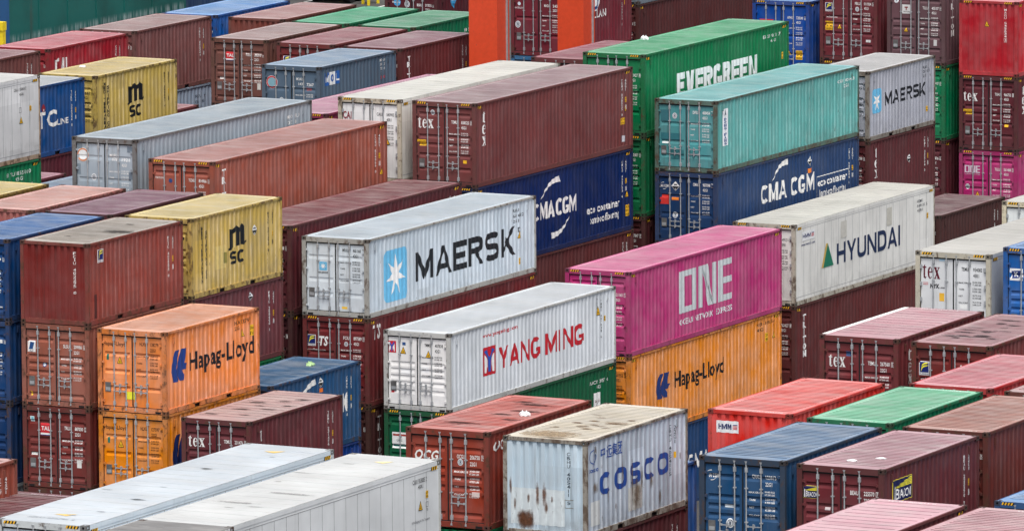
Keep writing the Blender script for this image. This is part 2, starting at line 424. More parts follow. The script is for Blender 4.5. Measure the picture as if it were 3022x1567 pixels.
# position of every container: type, x, y, z of the middle of its near bottom edge
POS={
'yang':('40',0.00,0.56,5.720),'maersk':('40',-2.93,0.47,8.637),'roof42':('45',-5.77,0.47,8.630),'tcnu':('45',-8.62,0.46,10.579),
'mofu':('40',-11.51,0.45,11.473),'one':('45',0.01,13.77,5.736),'tex1':('45',-5.74,13.67,11.200),'reef':('45',-8.62,13.68,11.193),
'pinkone':('45',-11.49,13.67,10.574),'hyun':('45',0.04,27.02,5.715),'dfsu':('40',-2.92,26.83,10.291),'ever':('45',-5.77,26.86,11.506),
'mauve':('20',-8.63,28.44,11.341),'msk2':('20',-2.90,39.83,9.974),'brn57':('20',-0.04,39.81,4.790),'red61':('45',-2.78,53.38,10.927),
'tllu':('45',-5.76,53.26,11.248),'fblu':('45',-8.62,53.27,11.248),'aphu':('45',-11.50,53.26,10.583),'hap1':('20',-2.87,-13.04,7.423),
'fciu':('20',-5.67,-12.93,10.015),'blu20':('20',-8.58,-12.85,9.990),'msc1':('20',-5.71,-6.25,9.981),'pur37':('20',-8.61,-6.32,9.969),
'pin36':('20',-11.50,-6.34,9.963),'yel35':('20',-14.39,-6.38,9.969),'tex231':('20',0.01,-12.91,4.799),'blu30':('20',-2.85,-6.29,4.792),
'brn88':('20',-32.55,24.24,10.414),'cal':('20',-32.54,30.86,10.407),'brn':('20',-32.56,37.46,10.418),'blu93':('20',-32.61,43.94,10.388),
'brn94':('20',-29.68,44.03,10.343),'tcl':('20',-26.83,17.60,10.385),'msc2':('20',-26.75,24.33,10.351),'tal':('20',-26.80,37.43,10.331),
'grn1':('20',-26.84,43.97,10.304),'flor98':('20',-23.94,37.40,10.284),'grn2':('20',-23.95,43.98,10.278),'mol':('20',-21.01,30.87,10.254),
'tri99':('20',-21.06,37.38,10.265),'ocg':('20',23.69,-43.04,10.471),'cosco':('20',26.55,-43.06,10.431),'cmau1':('20',32.28,-43.20,10.326),
'beau':('20',35.08,-43.28,10.307),'hmm':('20',29.37,-36.57,10.384),'grn':('20',32.28,-36.59,10.337),'brn13':('20',35.09,-36.68,10.296),
'cai14':('20',32.29,-29.97,10.320),'brn15':('20',35.12,-30.03,10.301),'tex54':('20',26.55,-23.32,10.417),'flor55':('20',29.40,-23.35,10.391),
'temu9':('45',23.66,-10.17,10.681),'kline':('45',26.52,-10.20,10.944),'whi58':('45',20.78,2.99,10.437),'blu49':('20',23.65,-36.46,7.851),
'blu16':('45',38.83,-39.26,8.690),'mau17':('45',42.74,-67.66,11.542),'mau18':('45',45.60,-67.84,11.564),'ree3':('45',25.50,-67.14,11.624),
'ree4':('45',28.42,-67.08,11.561),'tclu':('40',17.00,-68.04,11.239),'c2':('45',19.00,-67.66,10.059),'ree5':('40',29.80,-80.01,12.336),
'magu':('20',-23.94,57.00,10.360),'bsiu':('20',-32.55,62.50,9.450),'m105':('45',-23.94,63.69,8.938),'gry105':('45',-23.94,63.69,11.834),
'whi56':('45',23.65,-22.10,10.004),'roof38':('40',-14.36,0.47,9.449),'roof87':('20',-23.94,11.22,7.769),'pink92':('20',-29.68,31.19,7.769),
'reef85':('45',-21.06,-1.61,11.821),'grn_y':('45',0.00,0.56,2.824),'ts':('45',-2.93,0.47,5.741),'tri41':('45',-2.93,0.47,2.845),
'c43':('45',-5.77,0.47,5.734),'c43b':('45',-5.77,0.47,2.838),'hap45':('45',0.01,13.77,2.840),'blu48':('45',0.01,13.77,-0.056),
'eco':('45',-5.74,13.67,8.304),'m77':('45',-5.74,13.67,5.408),'tri51':('45',0.04,27.02,2.819),'cmau2':('40',-2.92,26.83,7.700),
'evlow':('45',-5.77,26.86,8.610),'m7847':('45',-5.77,26.86,5.714),'tex63':('20',-2.90,39.83,7.383),'tgh':('45',-2.78,53.38,8.031),
'one59':('45',-2.78,53.38,5.135),'grn67':('45',-5.76,53.26,8.352),'tex68':('45',-5.76,53.26,5.456),'fbl2':('45',-8.62,53.27,8.352),
'hap2':('20',-2.87,-13.04,4.832),'slsu':('20',-5.67,-12.93,7.424),'trlu':('20',-5.67,-12.93,4.833),'c26':('20',-5.67,-12.93,2.242),
'blu21':('20',-8.58,-12.85,7.399),'blu22':('20',-8.58,-12.85,4.808),'m34':('20',-5.71,-6.25,7.390),'grn32':('20',-5.71,-6.25,4.799),
'blu31':('20',-2.85,-6.29,2.201),'gry91':('20',-32.56,37.46,7.827),'m84':('20',-26.83,17.60,7.794),'c8':('20',26.55,-43.06,7.840),
'blu103':('20',-23.94,57.00,7.769),'grn86':('45',-21.06,-1.61,8.925),
}

# ------------------------------------------------------------ lettering that follows the corrugated sheet it is painted on
_cu = bpy.data.curves.new('type', 'FONT'); _cu.resolution_u = 2; _to = bpy.data.objects.new('type', _cu)
GL = {}
def glyph(ch, wgt):
    k = (ch, wgt)
    if k not in GL:
        _cu.offset = wgt
        def me(s):
            _cu.body = s; return bpy.data.meshes.new_from_object(_to)
        _cu.offset = 0
        a, b = me('H'+ch+'H'), me('HH')
        adv = max(v.co.x for v in a.vertices)-max(v.co.x for v in b.vertices)
        _cu.offset = wgt; g = me(ch)
        GL[k] = ([(v.co.x, v.co.y) for v in g.vertices], [tuple(p.vertices) for p in g.polygons], adv)
        for q in (a, b, g): bpy.data.meshes.remove(q)
    return GL[k]

SM = {}
def stain_mat(rgb):
    if rgb not in SM:
        M = N('soaked_stain'); v = M.coords(); at = M.n('ShaderNodeAttribute', attribute_name='core')
        n = M.noise(v, 5, 7, .68); a = M.ramp(M.math('ADD', at.outputs['Fac'], M.math('MULTIPLY', M.math('SUBTRACT', n, .5), 1.5)), .12, .70, 0, .74)
        c = M.mix(M.ramp(M.noise(v, 14, 4), .3, .7), lin(rgb, 1.1), lin(tuple(q*.72 for q in rgb), 1.1))
        M.l(c, M.bsdf.inputs['Base Color']); M.bsdf.inputs['Roughness'].default_value = .7; M.l(a, M.bsdf.inputs['Alpha']); SM[rgb] = M.m
    return SM[rgb]

class Face:
    """one painted face of a container: R right-hand side, F doors, E end wall, T roof"""
    def __init__(s, c, face): s.c = c; s.face = face; s.b = []
    def add(s, v, f, col, level=1, worn=.25):
        s.b.append((v, f, ink(col, worn), level)); return s
    def poly(s, pts, col, level=1, worn=.25): return s.add(list(pts), [tuple(range(len(pts)))], col, level, worn)
    def rect(s, u0, v0, u1, v1, col, level=1, worn=.25): return s.poly([(u0, v0), (u1, v0), (u1, v1), (u0, v1)], col, level, worn)
    def ring(s, u, v, r, col, level=1, inner=0, sy=1., n=20):
        o = [(u+r*math.cos(2*math.pi*k/n), v+sy*r*math.sin(2*math.pi*k/n)) for k in range(n)]
        if not inner: return s.poly(o, col, level)
        i_ = [(u+inner*math.cos(2*math.pi*k/n), v+sy*inner*math.sin(2*math.pi*k/n)) for k in range(n)]
        return s.add(o+i_, [(k, (k+1) % n, n+(k+1) % n, n+k) for k in range(n)], col, level)
    def frame(s, u0, v0, u1, v1, t, col, level=1):
        for q in ((u0, v0, u1, v0+t), (u0, v1-t, u1, v1), (u0, v0+t, u0+t, v1-t), (u1-t, v0+t, u1, v1-t)): s.rect(*q, col, level)
        return s
    def text(s, t, u0, v0, u1, v1, col, wgt=.012, level=1, shear=0., worn=.25, track=0.):
        wgt = round(wgt*.62, 4); track += wgt*1.3
        V, F, x = [], [], 0.
        for ch in t:
            if ch == ' ': x += .32; continue
            gv, gf, adv = glyph(ch, wgt)
            i = len(V); V += [(a+x+shear*b, b) for a, b in gv]; F += [tuple(i+k for k in q) for q in gf]; x += adv+track
        if not V: return s
        lo, hi = min(a for a, b in V), max(a for a, b in V); k = (u1-u0)/(hi-lo); h = (v1-v0)/(.69 if not any(ord(c) > 0x2000 for c in t) else .86)
        return s.add([(u0+(a-lo)*k, v0+b*h) for a, b in V], F, col, level, worn)
    def stack(s, t, uc, vt, vb, wd, col, wgt=.012, level=1, worn=.25):
        p = (vt-vb)/len(t)
        for i, ch in enumerate(t):
            if ch == ' ': continue
            w = wd*(.3 if ch in 'I1' else 1)
            s.text(ch, uc-w/2, vt-p*(i+.86), uc+w/2, vt-p*(i+.04), col, wgt, level, 0, worn)
        return s
    def soft(s, u, v, ru, rv, col, name='stain', level=1):
        """a stain that thins out towards its rim"""
        s.c.layers = getattr(s.c, 'layers', 0)+1; level = 2+.12*s.c.layers
        n, R_ = 20, 5; V = [(u, v)]; Fc = []
        for j in range(1, R_+1):
            for k in range(n):
                a = 2*math.pi*k/n; q = j/R_*(1+.16*math.sin(2*a+u*9)+.1*math.sin(5*a+v*7)); V.append((u+ru*q*math.cos(a), v+rv*q*math.sin(a)))
        for k in range(n):
            Fc.append((0, 1+k, 1+(k+1) % n))
            for j in range(R_-1): a, b = 1+j*n, 1+(j+1)*n; Fc.append((a+k, b+k, b+(k+1) % n, a+(k+1) % n))
        o, fs = s._place(V, Fc, level, True); m = MB(); m.v = o; m.f = fs; m.mi = [0]*len(fs); me = m.mesh(name, [stain_mat(col)])
        at = me.attributes.new('core', 'FLOAT', 'POINT')
        ax = {'R': (1, 2), 'T': (0, 1)}.get(s.face, (0, 2))
        for i, w_ in enumerate(me.vertices): at.data[i].value = max(0, 1-math.hypot((w_.co[ax[0]]-u)/ru, (w_.co[ax[1]]-v)/rv))
        c = s.c; return link(name, me, {'R': c.side, 'E': c.end, 'T': c.roof}.get(s.face) or c.doors[0 if u < 0 else 1])
    def _place(s, V, F, level, flat=False):
        c = s.c; typ = c.typ; ax = None; br = []
        if s.face == 'R' and not c.reefer: ax, br = 0, side_us(typ)
        elif s.face == 'E': ax, br = 0, end_us()
        elif s.face == 'F' and c.gs:
            ax, br = 1, [q+d for q in GROOVES[c.gs] for d in (-.085, -.01, .035, .07)]
        elif s.face == 'T' and not c.reefer:
            a, b, p, n, q = roof_breaks(typ, c.sparse); ax = 1; br = [a+p*(k+t) for k in range(n) for t in (0,)+q]+[b]
        br = sorted(br); tris = []
        for fi, f in enumerate(F):
            if len(f) <= 4 and len(F) < 60 and not flat: tris.append((fi % 9, [V[k] for k in f]))
            elif len(f) <= 3: tris.append((0, [V[k] for k in f]))
            else:
                q = [Vector((V[k][0], V[k][1], 0)) for k in f]
                tris += [(0, [(q[k].x, q[k].y) for k in t]) for t in tessellate_polygon([q])]
        d0 = .0015+.0025*level; out, fs, key = [], [], {}
        def put(a, b, j):
            k = (round(a, 5), round(b, 5), j); d = d0+.0002*j
            if k not in key:
                key[k] = len(out)
                if s.face == 'R': out.append((HW-.003+d, a, b) if c.reefer else (HW-SIDE_O-side_prof(typ, a)+d, a, b))
                elif s.face == 'E': out.append((a, .022+end_prof(a)-d, b))
                elif s.face == 'F': out.append((a, DOOR_Y+(door_prof(c.gs, b) if c.gs else 0)-d, b))
                else: out.append((a, b, HGT[typ]-.002+d if c.reefer else HGT[typ]-.006-(roof_prof(typ, b, c.sparse) if abs(a) < 1 else 0)+d))
            return key[k]
        def cut(poly, x, keep_low):
            r = []
            for i in range(len(poly)):
                p, q = poly[i-1], poly[i]; dp, dq = p[ax]-x, q[ax]-x
                if not keep_low: dp, dq = -dp, -dq
                if (dp < 0) != (dq < 0):
                    t = dp/(dp-dq); m = [p[0]+(q[0]-p[0])*t, p[1]+(q[1]-p[1])*t]; m[ax] = x; r.append(tuple(m))
                if dq < 0 or dq == 0: r.append(q)
            return r
        for j, t in tris:
            pieces = [t]
            if ax is not None:
                lo, hi = min(v[ax] for v in t), max(v[ax] for v in t)
                for x in br:
                    if lo+1e-5 < x < hi-1e-5:
                        last = pieces.pop(); pieces += [cut(last, x, True), cut(last, x, False)]
            for q in pieces:
                ix = []
                for v in q:
                    k = put(*v, j)
                    if k not in ix: ix.append(k)
                if len(ix) > 2: fs.append(tuple(ix))
        return out, fs
    def done(s, name='lettering', parent=None):
        if not s.b: return
        if name in ('paint_patch', 'rust_patch', 'stain') and len(s.b) > 1:
            for q in list(s.b):
                s.b = [q]; s.done(name, parent)
            return
        m = MB(); mats = []
        for V, F, mat, level in s.b:
            if mat not in mats: mats.append(mat)
            o, fs = s._place(V, F, level); i = len(m.v); m.v += o
            m.f += [tuple(i+k for k in f) for f in fs]; m.mi += [mats.index(mat)]*len(fs)
        uc = sum(v[0] for v in s.b[0][0])/len(s.b[0][0])
        if parent is None:
            c = s.c; parent = {'R': c.side, 'E': c.end, 'T': c.roof}.get(s.face) or (c.doors[0 if uc < 0 else 1] if c.doors else c.end)
        s.b = []
        return link(name, m.mesh(name, mats), parent)

# ---- heavy grotesque capitals for the big lettering, built as strokes
def loop(cx, cy, rx, ry, t, a0, a1, n=16, e=.72):
    def P(a, x, y):
        c, s = math.cos(a), math.sin(a)
        return (cx+x*math.copysign(abs(c)**e, c), cy+y*math.copysign(abs(s)**e, s))
    q = []
    for k in range(n):
        a, b = (math.radians(a0+(a1-a0)*j/n) for j in (k, k+1)); q.append([P(a, rx, ry), P(b, rx, ry), P(b, rx-t, ry-t), P(a, rx-t, ry-t)])
    return q
def block_letter(ch, w, t):
    def r(a, b, c, d): return [(a, b), (c, b), (c, d), (a, d)]
    if ch == 'I': return [r(0, 0, t, 1)]
    if ch == 'E': return [r(0, 0, t, 1), r(t, 0, w, t), r(t, .5-t/2, w*.92, .5+t/2), r(t, 1-t, w, 1)]
    if ch == 'L': return [r(0, 0, t, 1), r(t, 0, w, t)]
    if ch == 'H': return [r(0, 0, t, 1), r(w-t, 0, w, 1), r(t, .5-t/2, w-t, .5+t/2)]
    if ch == 'N': return [r(0, 0, t, 1), r(w-t, 0, w, 1), [(t, 1), (w-t, t*1.3), (w-t, 0), (t, 1-t*1.3)]]
    if ch == 'M': return [r(0, 0, t, 1), r(w-t, 0, w, 1), [(t, 1), (w/2+t*.35, .28), (w/2-t*.35, .0), (t, .62)], [(w-t, 1), (w-t, .62), (w/2+t*.35, .0), (w/2-t*.35, .28)]]
    if ch == 'A': return [[(0, 0), (t*1.05, 0), (w/2+t*.5, 1), (w/2-t*.5, 1)], [(w-t*1.05, 0), (w, 0), (w/2+t*.5, 1), (w/2-t*.5, 1)], r(w*.25, .2, w*.75, .2+t*.85)]
    if ch == 'V': return [[(0, 1), (t*1.1, 1), (w/2+t*.5, 0), (w/2-t*.5, 0)], [(w-t*1.1, 1), (w, 1), (w/2+t*.5, 0), (w/2-t*.5, 0)]]
    if ch == 'Y': return [r(w/2-t/2, 0, w/2+t/2, .45), [(0, 1), (t*1.15, 1), (w/2+t*.5, .42), (w/2-t*.5, .38)], [(w-t*1.15, 1), (w, 1), (w/2+t*.5, .38), (w/2-t*.5, .42)]]
    if ch == 'K': return [r(0, 0, t, 1), [(t, .36), (w-t*1.25, 1), (w, 1), (t, .10+t*.4)], [(t*1.2, .52), (t*1.9, .70), (w*1.02, 0), (w-t*1.2, 0)]]
    if ch == 'O': return loop(w/2, .5, w/2, .5, t, 0, 360, 28)
    if ch == 'C': return loop(w/2, .5, w/2, .5, t, 42, 318, 24)
    if ch == 'G': return loop(w/2, .5, w/2, .5, t, 42, 318, 24)+[r(w-t, .16, w, .50), r(w*.52, .50-t*.8, w-t, .50)]
    if ch == 'S': return loop(w/2, .75-t/4, w/2, .25+t/4, t, 30, 270, 14)+loop(w/2, .25+t/4, w/2, .25+t/4, t, 90, -150, 14)
    if ch == 'U': return [r(0, .4, t, 1), r(w-t, .4, w, 1)]+loop(w/2, .4, w/2, .4, t, 180, 360, 14)
    if ch == 'D': return [r(0, 0, t, 1), r(t, 0, w*.45, t), r(t, 1-t, w*.45, 1)]+loop(w*.45, .5, w*.55, .5, t, -90, 90, 14)
    if ch == 'R': return [r(0, 0, t, 1), r(t, 1-t, w*.5, 1), r(t, .42, w*.5, .42+t*.9), [(w*.42, .44), (w*.42+t, .46), (w*1.02, 0), (w-t*1.05, 0)]]+loop(w*.5, .71, w*.48, .29, t, -90, 90, 12)
    if ch == 'T': return [r(w/2-t/2, 0, w/2+t/2, 1), r(0, 1-t, w, 1)]
    return []
BLOCK_W = {'I': .34, 'M': 1.16, 'A': 1.05, 'O': 1.02, 'N': 1.0, 'L': .85, 'E': .88, 'V': 1.0, 'Y': 1.0}
def block(F, word, u0, v0, u1, v1, col, t=.2, worn=.25, gap=.28, level=1):
    """letters share the box width in proportion; t is the stroke as a share of the height"""
    H = v1-v0; ws = [0 if ch == ' ' else BLOCK_W.get(ch, .95) for ch in word]
    tot = sum(ws)+gap*.5*(len(word)-1); k = (u1-u0)/tot; u = u0
    for ch, w_ in zip(word, ws):
        if ch == ' ': u += gap*k; continue
        W = w_*k/H
        ps = block_letter(ch, max(W, t), min(t, W*.42) if ch != 'I' else min(t, W))
        V, Fc = [], []
        for p in ps:
            i = len(V); V += [(u+x*H, v0+y*H) for x, y in p]; Fc.append(tuple(range(i, i+len(p))))
        F.add(V, Fc, col, level, worn); u += (w_+gap*.5)*k
    return F

# ---- marks drawn as shapes: everything in a box (u0, v0, u1, v1)
def nb(b, pts): return [(b[0]+(b[2]-b[0])*x, b[1]+(b[3]-b[1])*y) for x, y in pts]
def arc(cx, cy, rx, ry, a0, a1, n=14): return [(cx+rx*math.cos(math.radians(a0+(a1-a0)*k/n)), cy+ry*math.sin(math.radians(a0+(a1-a0)*k/n))) for k in range(n+1)]
SER = {'t': [[(.10, .04), (.28, .04), (.28, .72), (.24, .80), (.10, .66)], [(.0, .60), (.42, .60), (.42, .67), (.0, .67)], [(.12, .12), (.20, .0), (.34, -.01), (.44, .08), (.42, .11), (.32, .07), (.26, .12)]],
       'e': [arc(.27, .33, .27, .34, 5, 318)[:1]+arc(.27, .33, .27, .34, 5, 318)+arc(.31, .33, .12, .29, 318, 5), [(.10, .34), (.53, .34), (.53, .40), (.10, .40)]],
       'x': [[(.02, .66), (.24, .66), (.62, .02), (.40, .02)], [(.45, .64), (.54, .64), (.18, .02), (.08, .02)], [(-.02, .63), (.30, .63), (.30, .67), (-.02, .67)], [(.36, .63), (.62, .63), (.62, .67), (.36, .67)], [(-.02, 0), (.26, 0), (.26, .04), (-.02, .04)], [(.34, 0), (.66, 0), (.66, .04), (.34, .04)]]}
def serif(F, ch, u, v, w, h, col, level=1):
    for p in SER[ch]:
        if ch == 'e' and len(p) > 8:
            n = len(p)//2; o, i_ = p[1:n+1], list(reversed(p[n+1:])); k = min(len(o), len(i_))
            F.add([(u+x*w/.6, v+y*h/.8) for x, y in o[:k]+i_[:k]], [(j, j+1, k+j+1, k+j) for j in range(k-1)], col, level)
        else: F.poly([(u+x*w/.6, v+y*h/.8) for x, y in p], col, level)
def tex_word(F, u0, v0, u1, v1, col):
    w = u1-u0
    for ch, x, k in (('t', 0, .30), ('e', .29, .32), ('x', .66, .34)): serif(F, ch, u0+x*w, v0, k*w, v1-v0, col)
    return F
def tex_down(F, uc, vt, vb, wd, col):
    h = (vt-vb)/3
    for i, ch in enumerate('tex'): serif(F, ch, uc-wd/2+(.06 if ch == 't' else 0)*wd, vt-h*(i+.95), wd, h*.98, col)
    return F
def star(F, b, navy=None):
    r = .12; pts = []
    for cx, cy, a in ((1-r, r, -90), (1-r, 1-r, 0), (r, 1-r, 90), (r, r, 180)): pts += arc(cx, cy, r, r, a, a+90, 4)
    F.poly(nb(b, pts), SKYB, 1)
    s = []
    for k in range(14):
        a = math.radians(90+360/14*k); q = .42 if k % 2 == 0 else .15
        s.append((.5+q*math.cos(a), .5+q*math.sin(a)))
    F.add([((b[0]+b[2])/2, (b[1]+b[3])/2)]+nb(b, s), [(0, 1+k, 1+(k+1) % 14) for k in range(14)], (235, 240, 242), 2)
    return F
def swoosh(F, p0, p1, t0, t1, bend, col, level=1):
    n = 12; A, B = [], []
    dx, dy = p1[0]-p0[0], p1[1]-p0[1]; L = math.hypot(dx, dy); nx, ny = -dy/L, dx/L
    for k in range(n+1):
        t = k/n; c = bend*math.sin(math.pi*t); w = t0+(t1-t0)*t
        x, y = p0[0]+dx*t+nx*c, p0[1]+dy*t+ny*c
        A.append((x+nx*w/2, y+ny*w/2)); B.append((x-nx*w/2, y-ny*w/2))
    return F.add(A+B, [(k, k+1, n+2+k, n+1+k) for k in range(n)], col, level)
def florens(F, b):
    F.rect(*b, (235, 235, 235), 1); q = (b[0]+.06*(b[2]-b[0]), b[1]+.2*(b[3]-b[1]), b[2]-.06*(b[2]-b[0]), b[3]-.04*(b[3]-b[1]))
    F.rect(*q, (20, 35, 110), 2)
    F.poly(nb(q, [(.12, .05), (.22, .5), (.45, .66), (.9, .72), (.85, .62), (.5, .52), (.3, .38)]), (245, 225, 40), 3)
    F.poly(nb(q, [(.2, .52), (.3, .8), (.55, .92), (.92, .95), (.87, .85), (.55, .78), (.35, .66)]), (245, 225, 40), 3)
    F.text('FLORENS', b[0]+.05*(b[2]-b[0]), b[1]+.04*(b[3]-b[1]), b[2]-.05*(b[2]-b[0]), b[1]+.15*(b[3]-b[1]), (20, 35, 90), .03, 2)
    return F
def tal(F, b):
    m = b[1]+.2*(b[3]-b[1]); F.rect(b[0], m, b[2], b[3], (205, 35, 45), 1); F.rect(b[0], b[1], b[2], m, (232, 232, 232), 1)
    F.rect(b[0], b[1], b[2], b[1]+.05*(b[3]-b[1]), (30, 50, 140), 2)
    w = b[2]-b[0]; return F.text('TAL', b[0]+.08*w, m+.28*(b[3]-m), b[2]-.08*w, m+.68*(b[3]-m), WHITE, .05, 2)
def triangle(F, u, v, s, h=None):
    h = h or s; F.poly([(u-s/2, v), (u+s/2, v), (u, v+h)], (25, 22, 15), 1); F.poly([(u-s*.38, v+.07*h), (u+s*.38, v+.07*h), (u, v+h*.86)], YEL, 2)
    F.rect(u-s*.16, v+.2*h, u+s*.16, v+.26*h, (60, 50, 20), 3); F.rect(u-s*.12, v+.34*h, u+s*.12, v+.40*h, (60, 50, 20), 3); return F
def yellow(F, u0, v0, u1, v1, lines=('CAUTION', "9'6 HIGH")):
    F.rect(u0, v0, u1, v1, YEL, 1, .1); n = len(lines); h = (v1-v0)/n
    for i, t in enumerate(lines): F.text(t, u0+.08*(u1-u0), v1-h*(i+.80), u1-.08*(u1-u0), v1-h*(i+.25), (35, 28, 15), .02, 2)
    return F
def diamond(F, u, v, s, tag=True):
    F.poly([(u-s, v), (u, v-s), (u+s, v), (u, v+s)], (228, 230, 232), 1); F.poly([(u-.85*s, v-.05*s), (u, v-.9*s), (u+.85*s, v-.05*s)], (20, 22, 26), 2)
    F.rect(u-.35*s, v+.2*s, u+.35*s, v+.45*s, (40, 42, 48), 2); F.text('8', u-.10*s, v-.75*s, u+.10*s, v-.45*s, WHITE, .02, 3)
    return F
def hapag(F, b, col=(28, 62, 140)):
    F.poly(nb(b, [(.26, .99), (.52, .99), (.34, .53), (.29, .40), (.47, .06), (.45, .0), (.11, .01), (.0, .34), (.02, .56)]), col, 1)
    return F.poly(nb(b, [(.58, 1.0), (.97, .99), (.80, .54), (1.0, .51), (.90, .35), (.69, .33), (.80, .17), (.78, 0), (.52, .02), (.29, .38), (.41, .55)]), col, 2)
def ym(F, b, bg=True):
    F.rect(*b, (208, 28, 45), 1, .1)
    F.poly(nb(b, [(.16, .10), (.16, .76), (.38, .50), (.38, .18), (.29, .34), (.25, .10)]), (236, 236, 238), 2, .1)
    F.poly(nb(b, [(.84, .10), (.84, .76), (.62, .50), (.62, .18), (.71, .34), (.75, .10)]), (236, 236, 238), 2, .1)
    return F.poly(nb(b, [(.43, .12), (.57, .12), (.57, .52), (.86, .86), (.72, .92), (.5, .64), (.28, .92), (.14, .86), (.43, .52)]), (30, 86, 190), 3, .1)
def msc_m(F, b, col):
    P = [[(.05, .05), (.26, .09), (.26, .84), (.05, .88)], [(.0, .0), (.16, .02), (.16, .12), (.0, .10)], [(.05, .70), (.26, .66), (.60, .84), (.44, .99), (.26, .86)], [(.40, .12), (.60, .14), (.60, .84), (.40, .82)],
         [(.40, .70), (.60, .66), (.90, .84), (.76, 1.0), (.60, .86)], [(.67, .16), (.90, .10), (.90, .86), (.67, .84)], [(.84, .10), (1.0, .20), (1.0, .28), (.88, .22)]]
    V, Fc = [], []
    for q in P: k = len(V); V += nb(b, q); Fc.append(tuple(range(k, k+len(q))))
    return F.add(V, Fc, col, 1, .4)
def one_word(F, b, col):
    u0, v0, u1, v1 = b; W = u1-u0; H = v1-v0
    def r(a, c, d, e): F.rect(u0+a*W, v0+c*H, u0+d*W, v0+e*H, col, 1, .1)
    r(0, 0, .09, 1); r(.235, 0, .325, 1); r(.09, 0, .235, .14); r(.09, .86, .235, 1)
    r(.355, 0, .44, 1); r(.62, 0, .705, 1); F.poly(nb(b, [(.44, 1), (.54, 1), (.62, .12), (.62, .0), (.54, .0)]), col, 1, .1); F.poly(nb(b, [(.435, .86), (.435, 1), (.625, .14), (.625, 0)]), col, 1, .1)
    r(.735, 0, .825, 1); r(.825, 0, 1, .15); r(.825, .42, 1, .57); r(.825, .85, 1, 1)
    return F
def beacon(F, b, skew=0.):
    F.rect(*b, (225, 205, 50), 1, .1); q = nb(b, [(.02, .03), (.98, .97)]); q = (*q[0], *q[1]); F.rect(*q, (18, 24, 78), 2, .1)
    for k in range(5): F.poly(nb(q, [(.14, .62+.012*k), (1.0, .62+.075*k), (1.0, .62+.075*k+.052), (.14, .625+.012*k)]), (240, 220, 40), 3, .1)
    F.poly(nb(q, [(.05, .05), (.13, .05), (.11, .6), (.13, .6), (.09, .78), (.05, .6), (.07, .6)]), (230, 230, 230), 3, .1)
    u0, v0, u1, v1 = q; W = u1-u0; H = v1-v0
    F.text('B', u0+.16*W, v0+.10*H, u0+.30*W, v0+.58*H, (240, 240, 240), .02, 3, .10); F.text('EACON', u0+.32*W, v0+.12*H, u0+.97*W, v0+.50*H, (240, 240, 240), .02, 3, .08)
    return F
def hmm(F, b, bg=True):
    if bg: F.rect(*b, (226, 228, 230), 1, .1)
    W, H = b[2]-b[0], b[3]-b[1]
    block(F, 'HMM', b[0]+.06*W, b[1]+.28*H, b[0]+.68*W, b[1]+.74*H, (24, 40, 100), .22, .1, .2, level=2)
    for k in range(4): F.poly(nb(b, [(.72, .28+.12*k), (.90-.0*k, .28+.12*k), (.96, .35+.12*k), (.76, .35+.12*k)]), (205, 40, 50) if k < 3 else (30, 50, 120), 2)
    return F
def mol(F, b):
    W = b[2]-b[0]; bl = (35, 95, 180)
    for k, ch in enumerate('MOL'):
        F.rect(b[0]+W*k/3, b[1], b[0]+W*(k+1)/3, b[3], (225, 228, 232) if k == 1 else bl, 1, .1)
        block(F, ch, b[0]+W*(k+.2)/3, b[1]+.24*(b[3]-b[1]), b[0]+W*(k+.82)/3, b[3]-.2*(b[3]-b[1]), bl if k == 1 else (225, 228, 232), .24, .1, level=2)
    return F
def cma(F, b, col=WHITE, wgt=.05, sw=True):
    W = b[2]-b[0]; F.text('CMA CGM', *b, col, wgt)
    if sw:
        swoosh(F, (b[0]+.10*W, b[3]+.04*W), (b[0]+.50*W, b[3]+.22*W), .01*W, .06*W, .05*W, col)
        swoosh(F, (b[0]+.82*W, b[1]-.03*W), (b[0]+.42*W, b[1]-.20*W), .01*W, .06*W, .05*W, col)
    return F
def badge(F, u, v, r, rim, mid):
    F.ring(u, v, r, (232, 232, 232), 1); F.ring(u, v, r*.95, rim, 2, r*.74); F.ring(u, v, r*.70, mid, 2); return F
def seal(F, u, v, r=.07, col=(215, 220, 225)):
    F.ring(u, v, r, col, 1, 0, 1.15); F.ring(u, v, r*.72, (70, 80, 95), 2, r*.58, 1.15); F.rect(u-r*.28, v-r*.4, u+r*.28, v+r*.4, (90, 100, 115), 2); return F

